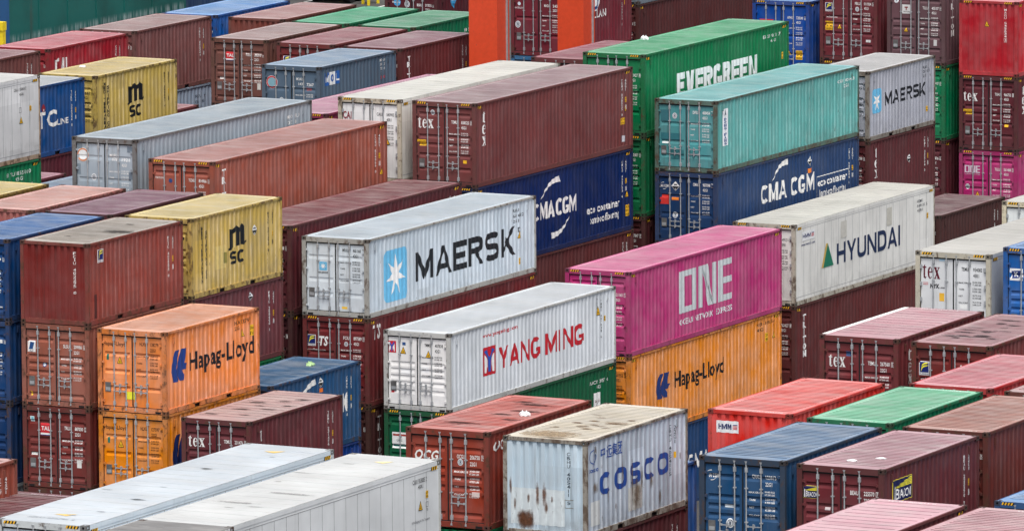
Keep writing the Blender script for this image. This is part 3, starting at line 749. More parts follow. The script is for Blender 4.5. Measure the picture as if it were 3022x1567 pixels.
# ------------------------------------------------------------ the container
HAZ_Y, HAZ_K = (235, 175, 25), (22, 22, 22)
class Cont:
    pass
ALLC = {}
GROUP = 'shipping containers stacked in the yard'
SPEC = {'20': ('30.480 KGS', '67.200 LBS', '2.230 KGS', '4.920 LBS', '28.250 KGS', '62.280 LBS', '33.2 CU.M', '1.172 CU.FT'),
        '45': ('32.500 KGS', '71.650 LBS', '3.730 KGS', '8.220 LBS', '28.770 KGS', '63.430 LBS', '76.4 CU.M', '2.698 CU.FT'),
        '40': ('30.480 KGS', '67.200 LBS', '3.740 KGS', '8.245 LBS', '26.740 KGS', '58.955 LBS', '67.7 CU.M', '2.390 CU.FT')}
def container(id, label, side, roof, near='door', wear=.5, front=None, reefer=False, gs=None, door=None, code=None, ink_col=WHITE, spec=True, z=None, plate=True, haz=None, frame=None, name=None):
    typ, x, y, zz = POS[id]; c = Cont(); c.id, c.typ, c.reefer, c.sparse = id, typ, reefer, id in SPARSE
    L, h = LEN[typ], HGT[typ]; ALLC[id] = c
    root = bpy.data.objects.new(name or ('refrigerated_container' if reefer else 'shipping_container'), None); COL.objects.link(root)
    root.location = (x, y, zz); root.rotation_euler.z = random.uniform(-.0016, .0016); root.empty_display_size = .3
    root['label'] = label; root['category'] = 'container'; root['group'] = GROUP; c.root = root
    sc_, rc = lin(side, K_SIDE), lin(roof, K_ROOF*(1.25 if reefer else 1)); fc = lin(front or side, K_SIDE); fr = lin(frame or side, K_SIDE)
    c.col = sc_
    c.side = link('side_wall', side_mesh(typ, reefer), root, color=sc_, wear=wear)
    link('side_wall', side_mesh(typ, reefer), root, color=sc_, wear=wear, scale=(-1, 1, 1))
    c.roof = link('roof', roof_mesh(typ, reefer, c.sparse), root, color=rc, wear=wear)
    isdoor = near == 'door'
    link('frame', frame_mesh(typ, isdoor, reefer), root, color=fr, wear=min(1, wear+.1))
    link('end_wall', end_mesh(typ), root, loc=(0, L, 0), rot=(0, 0, math.pi), color=sc_, wear=wear)
    for sx in (-1, 1):
        for yy, sy in ((0, 1), (L, -1)):
            for z0, sz in ((h, 1), (0, -1)):
                link('corner_casting', casting_mesh(), root, (sx*(HW), yy, z0), tuple(v*.26+w_ for v, w_ in zip(fr, (.026, .020, .016))), min(1, wear+.25), scale=(sx, sy, sz))
    c.doors = []; c.end = None; c.gs = None
    if not isdoor:
        c.end = link('end_wall', end_mesh(typ), root, color=fc, wear=wear)
    else:
        c.gs = None if reefer else (gs or ('40' if typ == '40' else typ))
        me = door_mesh(typ, c.gs)
        link('door_seal', gasket_mesh(typ, reefer), root)
        for sx in (-1, 1):
            key = ('doorx', typ, c.gs, sx)
            if key not in CACHE:
                m2 = me.copy(); m2.name = 'door'
                if sx > 0:
                    for v in m2.vertices: v.co.x *= -1
                CACHE[key] = m2
            d = link('door', CACHE[key], root, color=fc, wear=wear); c.doors.append(d)
            for hz in ((.5, .95, 1.4, 1.85, 2.35) if reefer else (.34, .95, 1.55, 2.16)):
                link('hinge', hinge_mesh(reefer), d, (sx*1.04, 0, hz*h/2.591 if not reefer else hz*h/2.8), fc, wear, scale=(sx, 1, 1))
        for k, rx in enumerate((-.64, -.22, .11, .53)):
            d = c.doors[0 if k < 2 else 1]; link('lock_rod', rod_mesh(typ), d, (rx, 0, 0))
            link('door_handle', handle_mesh(), d, (rx+(.02 if k % 2 == 0 else -.02), 0, (.83, .66)[k % 2]*(1 if typ != '45' else .97)), scale=(1 if k % 2 == 0 else -1, 1, 1))
        if door:
            pre, num, chk, iso = door; zc = (z if z is not None else (2.15 if typ == '45' else 1.95)); F = Face(c, 'F')
            if pre: F.text(pre, .26, zc-.052, .49, zc+.052, ink_col, .028)
            if num: F.text(num, .64, zc-.055, .93, zc+.05, ink_col, .028)
            if chk: F.text(chk, 1.0, zc-.055, 1.04, zc+.045, ink_col, .01); F.frame(.975, zc-.075, 1.06, zc+.065, .010, ink_col)
            if iso: F.text(iso, .64, zc-.23, .83, zc-.13, ink_col, .028)
            F.done('lettering', c.doors[1])
            if spec:
                sp = SPEC[typ]; zz0 = zc-.40; names = ('MAX.GROSS', 'TARE', 'NET', 'CU.CAP.')
                for k in range(4):
                    z1 = zz0-k*.20
                    F.text(names[k], .17, z1-.03, .17+.045*len(names[k]), z1+.015, ink_col, .03)
                    F.text(sp[2*k], .62, z1, .90, z1+.045, ink_col, .03); F.text(sp[2*k+1], .62, z1-.075, .90, z1-.03, ink_col, .03)
                F.done('lettering', c.doors[1])
        if plate:
            m = MB(); m.box(-.98, -.78, DOOR_Y-.012, DOOR_Y+.002, .62, .92); m.box(-.96, -.80, DOOR_Y-.0135, DOOR_Y-.011, .66, .76, 1)
            link('data_plate', m.mesh('data_plate', [PLATE, GALV]), c.doors[0])
    for yy in (.55, L-.62): 
        if not reefer: link('vent', vent_mesh(), root, (HW-SIDE_O-.004, yy, h-.30), sc_, wear)
    if (haz if haz is not None else typ == '45'):
        m = MB()
        def stripes(fn, a, b, z0, z1):
            n = 8; p = (b-a)/n
            for k in range(n): m.quad(fn(a+p*k, z0), fn(a+p*(k+1), z0), fn(a+p*(k+1)+.03, z1), fn(a+p*k+.03, z1), k % 2)
        for a in (-1.02, .66): stripes(lambda u, v: (u, .0055 if isdoor else .006, v), a, a+.34, h-.092, h-.022)
        hz = m.mesh('hazard_stripes', [ink(HAZ_Y, .1), ink(HAZ_K, .1)]); link('hazard_stripes', hz, root)
        for a in (.20, L-.52):
            F = Face(c, 'R'); n = 6; p = .32/n
            for k in range(n): F.poly([(a+p*k, h-.21), (a+p*(k+1), h-.21), (a+p*(k+1)+.03, h-.12), (a+p*k+.03, h-.12)], HAZ_Y if k % 2 else HAZ_K, 1, .1)
            F.done('hazard_stripes')
    if code:
        F = Face(c, 'R'); t, iso, mode = code; uc = L-.92 if typ == '20' else L-.79; ui = uc+.29
        if mode == 'v':
            F.stack(t, uc, h-.38, h-1.69, .095, ink_col, .03); F.stack(iso, ui, h-.39, h-.82, .095, ink_col, .03).done()
            yellow(F, ui-.05, h-1.21, ui+.05, h-1.03, ('2,6', "8'6")).done('sticker')
            F.frame(ui-.05, h-1.46, ui+.05, h-1.31, .012, ink_col).rect(ui-.02, h-1.44, ui+.02, h-1.33, ink_col).done('marking')
        else:
            a = L-2.05; F.text(t, a, h-.43, L-.60, h-.33, ink_col, .012); F.text(iso, a+.55, h-.60, a+.98, h-.50, ink_col, .012).done()
            F.frame(L-.50, h-1.0, L-.40, h-.82, .012, ink_col).rect(L-.47, h-.98, L-.44, h-.86, ink_col).done('marking')
            yellow(F, L-.50, h-1.32, L-.41, h-1.15, ('2,9', "9'6")).done('sticker')
    return c
def R(c): return Face(c, 'R')
def Fd(c): return Face(c, 'F')
def Ew(c): return Face(c, 'E')
def Tp(c): return Face(c, 'T')

# ------------------------------------------------------------ the containers, stack by stack
# --- front row of the left block
c = container('fciu', 'maroon ribbed container end-on with dark stain on its pale roof, topmost at far left front', (142,66,62), (172,163,152), 'wall', .6, front=(128,48,48), code=('FCIU 402295 0','22G1','v'))
florens(R(c), (.66,1.92,1.01,2.33)).done('logo')
Ew(c).stack('FCIU 402295 0', .72, 2.32, .98, .075, WHITE).done()
Tp(c).soft(.6,2.95,.75,.42,(62,58,54)); Tp(c).soft(-.3,1.4,.2,.12,(110,100,90)); Tp(c).soft(.1,4.6,.25,.15,(105,95,88))
R(c).rect(.42,.2,.62,.95,(78,28,34),1,.5).done('paint_patch')
c = container('slsu', 'faded brick-brown container with blue sail sticker, under the pale-roofed maroon one', (160,94,82), (160,105,95), door=('SLSU','209986','6','22G1'), wear=.5, z=1.92)
F = Fd(c); F.rect(-1.02,1.68,-.74,2.03,(232,232,232)); F.poly([(-.98,1.76),(-.92,2.0),(-.78,1.98),(-.80,1.76)],(30,75,135),2).poly([(-.84,1.76),(-.78,1.76),(-.78,1.98)],(225,230,235),3).text('SLC',-.95,1.69,-.82,1.74,(25,40,70),.03,2).done('logo')
F = Fd(c); F.ring(-.43,1.30,.075,(45,70,130)).ring(-.43,1.30,.05,(200,205,215),2).done('sticker'); Fd(c).rect(-.93,.30,-.87,.44,(225,180,40)).done('sticker')
c = container('trlu', 'maroon container with red and white square sign, third down from the pale roof at left', (118,48,48), (110,50,50), door=('TRLU','887030','2','22G1'), wear=.6, z=1.93)
tal(Fd(c), (-.60,1.66,-.23,2.04)).done('logo'); Fd(c).rect(-.97,2.07,-.82,2.24,(205,228,232)).rect(-.93,2.10,-.84,2.22,(120,190,205),2).done('sticker'); Fd(c).rect(-.95,1.02,-.73,1.10,(225,225,222)).done('sticker'); Fd(c).rect(.70,.70,.86,.95,(215,215,212)).done('sticker')
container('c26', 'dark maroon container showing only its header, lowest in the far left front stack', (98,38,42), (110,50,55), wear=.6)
c = container('blu20', 'dark blue container with light blue roof at the left edge, beside the pale-roofed maroon one', (14,58,112), (92,130,184), door=('','0','3',''), wear=.4)
Fd(c).rect(.66,.40,.95,.46,(220,225,230)).done('sticker')
container('blu21', 'dark blue container at the left edge, second in its stack of blue containers', (20,60,112), (92,130,184), wear=.5, door=('','1','8',''))
container('blu22', 'navy container at the left edge, third down in the blue stack', (18,48,92), (92,130,184), wear=.5)
c = container('msc1', 'yellow container with black logo and a patched side, right behind the pale-roofed maroon one', (190,160,80), (222,202,142), wear=.75, door=('','73','8',''), ink_col=BLACK, code=('MSCU 201573 8','22G1','v'))
def msc(c, m, s):
    msc_m(R(c), m, (20,24,30)).done('logo'); a = (s[2]-s[0]); block(block(R(c),'S',s[0],s[1],s[0]+.46*a,s[3],(20,24,30),.24,.4),'C',s[0]+.54*a,s[1],s[2],s[3],(20,24,30),.24,.4).done('logo')
msc(c, (2.51,1.26,3.68,2.05), (2.57,.80,3.52,1.22))
F = R(c); F.stack('MEDITERRANEAN', .745, 2.26, .42, .14, BLACK, .06).stack('SHIPPING CO', 1.01, 2.10, .55, .12, BLACK, .06).done()
diamond(R(c), 4.23, 1.73, .17).done('placard'); R(c).rect(1.55,.75,2.3,1.5,(212,186,110),1,.6).rect(2.15,.9,2.35,1.25,(140,130,60),2,.6).done('paint_patch')
c = container('m34', 'plum brown container directly beneath the patched yellow one', (112,56,66), (150,100,105), wear=.4, code=('FBIU 205600 1','22G1','v'))
diamond(R(c), 3.9, 2.2, .15).done('placard')
container('grn32', 'green container showing only its roof edge, below the plum brown one', (10,120,70), (80,150,110), wear=.5)
container('pur37', 'low container with dusty purple roof, behind the light blue roof', (88,42,56), (148,112,126), door=('PCIU','',' ',''), wear=.4)
c = container('pin36', 'faded salmon container with seamed pink roof and ribbed end, left front', (170,100,94), (216,166,156), 'wall', .8)
Ew(c).text('6', .45,2.20,.52,2.33,WHITE).text('55', .66,2.20,.85,2.33,WHITE).text('1', 1.0,2.22,1.03,2.32,WHITE).done()
container('yel35', 'low yellow container with rusty rim cut off by the left edge', (150,122,52), (218,196,128), wear=.8)
c = container('hap1', 'pale orange container with blue emblem and black lettering, upper of two orange ones', (228,130,68), (236,172,142), door=('HLXU','138279','0','22G1'), ink_col=(52,36,26), gs='hap', wear=.5, z=2.18)
hapag(R(c), (.39,.95,1.42,1.95)).done('logo'); R(c).text('Hapag-Lloyd', 1.56,1.20,5.74,1.74,(26,28,36),.036,1,0,.4).done()
Fd(c).text('Hapag-Lloyd', -1.05,2.08,-.24,2.20,(40,30,26),.02).done(); triangle(Fd(c), -.45,1.52,.20,.24).done('sticker'); Fd(c).rect(-.25,.42,.08,.66,(238,225,40),2).done('tag'); Fd(c).rect(-.92,1.62,-.84,1.80,(20,110,95)).done('sticker')
R(c).text('HLX 132790', 4.5,2.22,5.5,2.34,(52,36,26)).text('22G', 4.5,2.05,4.8,2.16,(52,36,26)).done(); triangle(R(c), 5.0,1.80,.22,.26).done('sticker'); yellow(R(c),5.5,1.75,5.72,2.1,('2.6m',"8'6")).done('sticker')
c = container('hap2', 'deeper orange container beneath the pale orange one', (216,124,32), (216,140,60), door=('HLXU','127597','7','22G1'), ink_col=(52,36,26), gs='hap', wear=.5, z=2.12)
hapag(R(c), (.40,.75,1.42,1.90), (24,44,104)).done('logo'); Fd(c).text('Hapag-Lloyd', -1.05,2.04,-.24,2.16,(40,30,26),.02).done(); triangle(Fd(c), -.45,1.48,.20,.24).done('sticker'); Fd(c).rect(-.92,1.60,-.84,1.78,(20,110,95)).done('sticker')
c = container('tex231', 'maroon container with spotted pinkish roof and white word on its door, beside the orange pair', (106,48,58), (184,152,150), door=('TEMU','231476','5','22G1'), wear=.6, z=1.92, code=('TEMU 231476 5','22G1','v'))
tex_word(Fd(c), -1.0,1.70,-.43,2.03, WHITE).done('logo'); tex_down(R(c), .78, 2.26, 1.05, .22, WHITE).done('logo')
for u, v, a in ((.35,1.2,.16),(-.3,2.2,.25),(.5,2.5,.22),(-.5,3.6,.3),(.2,4.1,.2),(-.1,3.0,.16),(.6,4.6,.22),(-.7,1.0,.2),(.75,3.3,.2)): Tp(c).soft(u,v,a*1.7,a*.85,(84,70,68))
c = container('blu30', 'mid blue container with green bag on its roof, behind the orange pair', (24,72,118), (78,118,158), wear=.55, code=('CMAU 126807 6','22G1','v'))
swoosh(R(c), (2.2,2.04), (3.05,2.33), .10,.22,.06, WHITE).done('logo'); R(c).text('M', 4.85,1.1,5.14,1.66,WHITE,.05).done(); diamond(R(c), 3.37,2.25,.17).done('placard'); R(c).rect(3.27,1.93,3.5,2.06,(232,110,30)).done('placard')
container('blu31', 'blue container just visible under the mid blue one with the green bag', (22,58,134), (78,118,158), wear=.4)
# --- left block, first row of forty-foot boxes
c = container('yang', 'light grey container with red lettering and a red and blue square emblem', (206,213,220), (216,223,229), front=(226,230,234), door=('YMMU','407838','6','42G1'), ink_col=(45,48,52), gs='yang', wear=.28, z=2.17, frame=(190,192,190))
ym(R(c), (2.38,.86,3.34,1.80)).done('logo'); block(block(R(c),'YANG',3.55,.95,6.55,1.66,RED,.215,.25,.2),'MING',6.95,.95,9.81,1.66,RED,.215,.25,.2).done(); R(c).text('www.yangming.com', 2.37,2.13,4.9,2.25,RED,.03).done()
ym(Fd(c), (-1.09,1.86,-.78,2.24)).done('logo'); triangle(Fd(c), -.52,1.84,.22,.24).done('sticker'); triangle(Fd(c), .40,1.76,.22,.24).done('sticker'); Fd(c).rect(-.97,.55,-.86,.70,RED).done('sticker'); Fd(c).rect(-.55,2.12,-.43,2.22,(40,80,140)).done('sticker')
Fd(c).rect(.08,1.26,.42,1.46,(226,228,230)).rect(-.62,1.20,-.2,1.36,(226,228,230)).done('paint_patch'); triangle(R(c), 10.9,1.75,.26,.32).done('sticker'); R(c).stack('YMMU 407838 6',11.15,2.25,.95,.07,(60,62,66)).stack('42G1',10.85,2.35,1.95,.07,(60,62,66)).done(); yellow(R(c),11.35,1.5,11.47,1.68,('2,6',"8'6")).done('sticker')
c = container('grn_y', 'dark green container with white notice panel, directly under the red-lettered light grey one', (8,88,54), (60,120,90), door=('UACU','','',''), wear=.35, spec=False, plate=False)
F = Fd(c); F.rect(-.95,1.62,-.42,2.15,(225,228,226)).rect(-.92,2.03,-.45,2.09,(170,60,50),2).rect(-.92,1.68,-.45,1.74,(40,120,110),2).text('UASC',-.78,1.85,-.58,1.92,(40,80,70),.02,2).done('sign'); R(c).text('UACU 3857 6', 10.2,2.36,11.6,2.47,WHITE).text('5G1', 10.75,2.18,11.1,2.29,WHITE).done()
F = R(c); F.rect(10.55,.9,11.0,2.05,(226,228,228)); F.text('معرض',10.62,1.72,10.94,1.88,(120,40,45),.01,2).text('الملاك',10.62,1.12,10.94,1.28,(120,40,45),.01,2).done('sign')
c = container('maersk', 'large pale blue-grey container with black lettering and white star on a blue square', (180,193,204), (198,212,222), front=(194,204,212), door=('MRKU','468 068','2','42G1'), ink_col=(36,40,46), wear=.45, z=2.20, frame=(165,165,160))
star(R(c), (1.18,.35,2.82,2.05)).done('logo'); block(R(c),'MAERSK',3.42,.78,10.66,1.74,(24,30,36),.21).done()
star(Fd(c), (-.60,1.50,-.32,1.78)).done('logo'); Fd(c).text('MAERSK',-.66,1.40,-.27,1.46,(24,30,36),.03).text('maerskline.com',-.66,.55,-.24,.59,(60,66,72)).done(); R(c).text('RKU',10.55,2.20,10.95,2.30,(40,44,50)).text('68 682',10.55,2.02,11.3,2.12,(40,44,50)).text('2G1',10.55,1.84,10.95,1.94,(40,44,50)).done()
triangle(R(c), 11.0,1.28,.26,.28).done('sticker'); yellow(R(c), 10.93,.40,11.07,.62,('2,6',"8'6")).done('sticker'); Fd(c).rect(.22,.27,.42,.35,(235,190,60)).done('sticker'); R(c).rect(10.9,1.5,11.05,1.66,(40,44,50)).rect(10.93,1.53,11.02,1.63,(180,192,200),2).done('marking')
c = container('ts', 'maroon container with a white two-letter mark and yellow-on-blue sign, under the star-marked pale blue-grey one', (116,42,48), (120,50,55), door=('FCIU','897589','9','45G1'), wear=.55, z=2.22)
florens(Fd(c), (-1.07,1.89,-.76,2.26)).done('logo'); Fd(c).text('TS',-.64,1.93,-.30,2.22,WHITE,.06,1,.2).done('logo'); Fd(c).text('www.florens.com',-1.08,1.74,-.40,1.81,WHITE,.02).done(); R(c).text('TS',.37,2.18,.92,2.62,WHITE,.06,1,.15).done('logo'); seal(Fd(c), .36,2.02).done('sticker')
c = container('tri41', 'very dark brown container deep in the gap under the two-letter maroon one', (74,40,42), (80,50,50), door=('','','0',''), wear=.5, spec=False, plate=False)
R(c).stack('TRITON', .78, 2.52, 1.0, .26, (190,190,190), .085).done('logo')
container('roof42', 'long maroon container with bare dusty mauve roof, behind the star-marked pale blue-grey one', (98,42,52), (154,100,112), door=('','1','6',''), wear=.4, code=('TCNU 330581 6','45G1','v'))
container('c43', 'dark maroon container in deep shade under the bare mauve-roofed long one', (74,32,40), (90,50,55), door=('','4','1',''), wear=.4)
c = container('tcnu', 'long terracotta container with pinkish roof and vertical white lettering', (160,84,72), (190,140,134), door=('TCNU','814966','0','45G1'), wear=.4, z=2.25, code=('TCNU 814966 0','45G1','v'))
R(c).stack('TRITON', .78, 2.58, 1.05, .28, WHITE, .085).done('logo'); triangle(R(c), 11.8,1.12,.24,.24).done('sticker'); Fd(c).text('TRITON',-1.0,2.25,-.68,2.31,(225,215,210),.04).ring(-.42,2.2,.07,(40,70,130)).done('logo')
c = container('mofu', 'long grey-blue container with round orange-rimmed badge and patched doors', (142,155,166), (172,186,196), front=(150,164,176), door=('','1921','','42G1'), wear=.4, z=1.90, frame=(110,112,114))
Fd(c).text('MOFU',.19,1.98,.47,2.08,WHITE).text('078',.27,1.85,.47,1.95,WHITE).done(); badge(Fd(c), -.83,2.0,.23,(205,130,90),(215,222,226)).done('logo'); seal(Fd(c), -.42,1.28,.10).done('sticker')
Fd(c).rect(-1.05,2.2,-.85,2.36,(110,126,140)).rect(.85,2.15,1.05,2.35,(105,120,135)).rect(-1.05,1.35,-.92,1.7,(112,128,142)).rect(.9,1.2,1.05,1.5,(105,120,135)).done('paint_patch')
R(c).text('MO FU',10.45,2.12,11.3,2.24,WHITE).text('07 8',10.5,1.92,11.15,2.04,WHITE).text('19 2',10.5,1.72,11.15,1.84,WHITE).text('1',10.85,1.54,10.92,1.64,WHITE).done()
container('roof38', 'low slate-blue roofed container left of the badge-marked grey-blue one', (84,104,128), (142,162,184), wear=.3, door=('MOTU','','',''))
# --- second row
c = container('one', 'glossy magenta container with big pale grey three-letter lettering and pink roof', (182,58,116), (232,132,174), door=('TLLU','421165','5','45G1'), wear=.10, z=2.1)
one_word(R(c), (3.95,.95,8.14,2.40), (196,204,208)).done('logo'); R(c).text('OCEAN',3.96,.55,5.05,.74,(215,218,222),.04).text('NETWORK',5.2,.55,6.6,.74,(215,218,222),.04).text('EXPRESS',6.85,.55,8.16,.74,(215,218,222),.04).done()
c = container('hap45', 'long orange container with blue emblem beneath the magenta one', (224,132,48), (220,150,80), door=('HLBU','261052','5','45G1'), ink_col=(40,30,24), wear=.55, z=2.25)
hapag(R(c), (2.08,1.12,3.18,1.98), (28,52,120)).done('logo'); R(c).text('Hapag-Lloyd', 3.57,1.36,7.51,1.88,(22,24,28),.036).done(); R(c).text('HLB 610525',10.2,2.55,11.5,2.66,(45,35,28)).text('45G',10.25,2.36,10.7,2.47,(45,35,28)).done(); yellow(R(c),10.9,1.95,11.15,2.25,('2.9m',"9'6")).done('sticker'); triangle(R(c),11.6,2.0,.26,.3).done('sticker')
c = container('blu48', 'navy container at the bottom under the long orange one', (18,58,106), (70,110,150), wear=.4)
block(block(R(c),'CMA',4.6,1.2,6.3,1.75,WHITE,.2),'CGM',6.6,1.2,8.3,1.75,WHITE,.2).done()
c = container('tex1', 'tall-stacked wine-red container with white three-letter word down its side, above the navy one', (118,62,66), (172,146,150), door=('TEMU','838525','0','45G1'), wear=.35, z=2.22, code=('TEMU 838525 0','45G1','v'))
tex_word(Fd(c), -1.02,1.97,-.44,2.34, WHITE).done('logo'); tex_down(R(c), .70, 2.55, 1.37, .26, WHITE).done('logo'); yellow(Fd(c), -1.05,1.36,-.72,1.57,('CAUTION',"9'6 HIGH")).done('sticker'); yellow(R(c), 11.24,.92,11.62,1.15,('CAUTION',"9'6 HIGH")).done('sticker'); triangle(R(c), 11.65,1.36,.2,.26).done('sticker'); R(c).rect(11.38,.30,11.62,.52,(190,192,200)).done('sticker'); seal(Fd(c), -.46,2.52,.08).done('sticker'); Fd(c).rect(.70,.82,.84,.93,YEL).done('sticker')
c = container('eco', 'navy container with white lettering and curved strokes, under the wine-red one', (5,34,88), (60,90,130), wear=.15, code=('CMAU 420703 6','45G1','v'), door=('CMAU','','',''))
block(block(R(c),'CMA',4.40,1.20,6.02,1.80,WHITE,.2,.25,.16),'CGM',6.15,1.20,7.75,1.80,WHITE,.2,.25,.16).done('logo'); F = R(c); swoosh(F,(5.0,1.92),(6.45,2.48),.02,.24,.18,WHITE); swoosh(F,(7.2,1.1),(5.76,.55),.02,.24,.18,WHITE).done('logo'); R(c).text('eco container', 8.58,.96,11.18,1.22,WHITE,.045).text('bamboo flooring', 8.81,.58,11.12,.84,WHITE,.03).done(); yellow(R(c), 11.66,.52,11.96,.92,('CAUTION',"9'6",'HIGH')).done('sticker'); triangle(R(c), 11.75,1.2,.22,.24).done('sticker')
container('m77', 'maroon container under the navy one with curved strokes', (102,50,54), (110,60,60), wear=.3, code=('TCKU 664120 2','45G1','v'))
c = container('reef', 'white refrigerated container with off-white roof and red door logo, beside the wine-red one', (214,212,204), (226,226,216), reefer=True, door=('CAIU','543903','0','45R1'), ink_col=(50,50,52), wear=.6, z=2.36, front=(226,230,232), frame=(190,180,160))
Fd(c).text('CAI',-1.05,2.16,-.72,2.40,(150,35,60),.05).done('logo'); triangle(Fd(c), .62,1.32,.30,.32).done('sticker')
container('pinkone', 'magenta container with washed-out mauve roof behind the white refrigerated one', (156,42,96), (202,150,170), wear=.2, door=('ONEU','','',''))
# --- third row
c = container('hyun', 'white refrigerated container with navy lettering and green triangle', (214,214,210), (220,218,208), reefer=True, door=('HDMU','549131','5','45R1'), ink_col=(50,52,56), wear=.60, z=2.35, frame=(186,180,165))
F = R(c); F.poly([(2.62,1.92),(2.77,1.92),(3.26,1.08),(2.24,1.08)], (200,165,80)).poly([(2.77,1.92),(2.38,1.08),(3.26,1.08)], (18,120,92), 2).done('logo'); block(R(c),'HYUNDAI',3.55,1.06,9.19,1.80,(20,42,84),.21).done(); hmm(R(c), (.58,2.25,1.66,2.58)).done('logo'); R(c).text('www.hmm21.com', .53,2.08,1.68,2.17,(36,52,110),.02).done(); R(c).text('HDMU',10.6,2.42,11.1,2.52,(70,72,84)).text('549131 5',10.6,2.25,11.5,2.35,(70,72,84)).text('45R1',10.6,2.08,11.1,2.18,(70,72,84)).done(); yellow(R(c), 11.45,1.75,11.6,1.95,('2,9',"9'6")).done('sticker'); R(c).rect(3.9,1.95,4.4,2.55,(196,194,186)).rect(7.9,1.9,8.35,2.55,(192,190,180)).done('paint_patch')
c = container('tri51', 'dark maroon container with vertical white lettering, under the white one with the green triangle', (98,44,48), (110,60,60), door=('TCLU','763427','1','45G1'), wear=.35, z=2.2)
R(c).stack('TRITON', .83, 2.52, .98, .27, (225,225,225), .085).done('logo')
c = container('dfsu', 'turquoise container with white panel of vertical blue letters', (86,162,158), (134,198,200), door=('DFSU','400454','3','42G1'), wear=.72, z=2.15, gs='cm', front=(72,142,146), frame=(80,110,100))
F = R(c); F.rect(.59,.93,.99,2.25,(218,226,232)).stack('DONG FANG',.79,1.92,.95,.24,(40,80,150),.05,2).poly([(.68,2.0),(.84,2.2),(.9,2.0),(.8,2.05)],(40,60,90),2).done('sign'); Fd(c).rect(-1.0,1.80,-.66,2.2,(50,110,120)).rect(-1.0,1.12,-.2,1.38,(44,112,122)).rect(-.6,.45,-.1,.8,(46,116,122)).done('paint_patch'); seal(Fd(c),-.45,2.0,.09).done('sticker'); Fd(c).rect(-.95,1.0,-.7,1.07,(215,225,225)).done('sticker'); R(c).text('CSU 0004 3',10.35,2.12,11.8,2.23,(225,235,235)).text('2G1',10.9,1.92,11.3,2.03,(225,235,235)).done()
c = container('cmau2', 'navy-blue container with white lettering and red door sticker, under the turquoise one', (34,60,102), (70,100,140), door=('CMAU','907098','1','42G1'), wear=.35, gs='cm', z=2.17, front=(24,54,96), code=('CMAU 907098 1','42G1','v'))
cma(Fd(c), (-1.07,2.03,-.70,2.12)).done('logo'); Fd(c).rect(-1.05,1.42,-.69,1.76,(215,50,45)).done('sticker'); diamond(Fd(c), -.43,2.08,.17).done('placard'); Fd(c).rect(-.58,1.58,-.30,1.68,(238,125,35)).done('placard'); F = block(block(R(c),'CMA',3.75,1.06,5.95,1.72,WHITE,.22),'CGM',6.3,1.06,8.35,1.72,WHITE,.22); swoosh(F,(4.76,1.8),(6.05,2.35),.02,.24,.18,WHITE).done('logo'); F = R(c); F.frame(8.52,.66,11.35,1.50,.03,WHITE).text('eco container', 8.65,1.13,11.2,1.39,WHITE,.045).text('bamboo flooring', 8.75,.74,11.1,.99,WHITE,.03).done(); diamond(R(c), 7.95,2.15,.18).done('placard'); R(c).rect(7.8,1.72,8.1,1.88,(238,125,35)).done('placard'); seal(Fd(c), -.45,1.05,.10).done('sticker')
c = container('ever', 'green container with bold white lettering and mint roof carrying a white bag', (0,112,64), (94,184,136), door=('EGHU','903427','1','45G1'), wear=.35, z=2.15, gs='mag')
block(R(c),'EVERGREEN',2.74,1.02,9.51,1.94,(226,230,230),.26,.5,.14).done(); R(c).text('EG SU 90 31 27 1',10.05,2.44,11.64,2.56,WHITE).text('45 G1',10.65,2.26,11.14,2.37,WHITE).done(); yellow(R(c),11.6,1.55,11.75,1.8,('2,9',"9'6")).done('sticker')
container('evlow', 'green container in the narrow gap under the white-lettered green one', (0,104,60), (80,160,120), door=('EMCU','925887','9','45G1'), wear=.35, z=2.2)
container('m7847', 'dark brown container lowest in the gap below the two green ones', (78,36,42), (90,60,60), door=('TCNU','307847','5','45G1'), wear=.3, z=2.2)
container('mauve', 'dusky pink roofed container wedged left of the white-lettered green one', (116,52,62), (166,106,116), wear=.25, door=('TGHU','','',''))
# --- further rows on the right
c = container('msk2', 'smaller silver-grey container with black lettering and white star on pale blue square', (156,160,172), (200,200,200), door=('','685','0','22G1'), ink_col=(40,44,50), wear=.6, z=1.98, frame=(130,125,118))
star(R(c), (.39,.98,1.21,1.88)).done('logo'); block(R(c),'MAERSK',1.51,1.18,5.22,1.68,(24,28,36),.21).done(); R(c).text('RKU',5.0,2.18,5.35,2.28,(50,54,62)).text('07 151',5.0,2.02,5.6,2.12,(50,54,62)).text('2G1',5.0,1.86,5.3,1.96,(50,54,62)).done(); yellow(R(c),5.28,.55,5.4,.75,('2,6',"8'6")).done('sticker')
c = container('tex63', 'maroon container with vertical white word, under the smaller silver-grey one', (96,46,54), (110,60,60), door=('TEMU','452798','5','22G1'), wear=.3, code=('TEMU 452798 5','22G1','v'))
tex_down(R(c), .74, 2.28, 1.15, .24, (225,225,225)).done('logo'); diamond(R(c), 3.72,1.56,.16).done('placard'); Fd(c).rect(.8,.6,.95,.72,YEL).done('sticker')
container('brn57', 'chocolate brown container with ridged dusty roof right of the white green-triangle one', (78,46,48), (134,104,108), door=('','','0',''), wear=.3, code=('TCKU 338219 0','22G1','v'))
c = container('red61', 'bright red ribbed container end-on with small yellow warning triangle, top right', (188,50,58), (230,138,148), 'wall', .06, front=(170,44,52))
triangle(Ew(c), -.065,1.9,.20,.25).done('sticker'); Ew(c).stack('MAGU 545634', .70, 2.62, 1.5, .08, WHITE).text('3',.68,1.36,.72,1.46,WHITE).frame(.65,1.33,.75,1.49,.01,WHITE).done()
c = container('tgh', 'burgundy container with white word on its door, directly under the bright red end-on one', (98,42,54), (110,60,60), door=('TGHU','966752','1','45G1'), wear=.3, z=2.2)
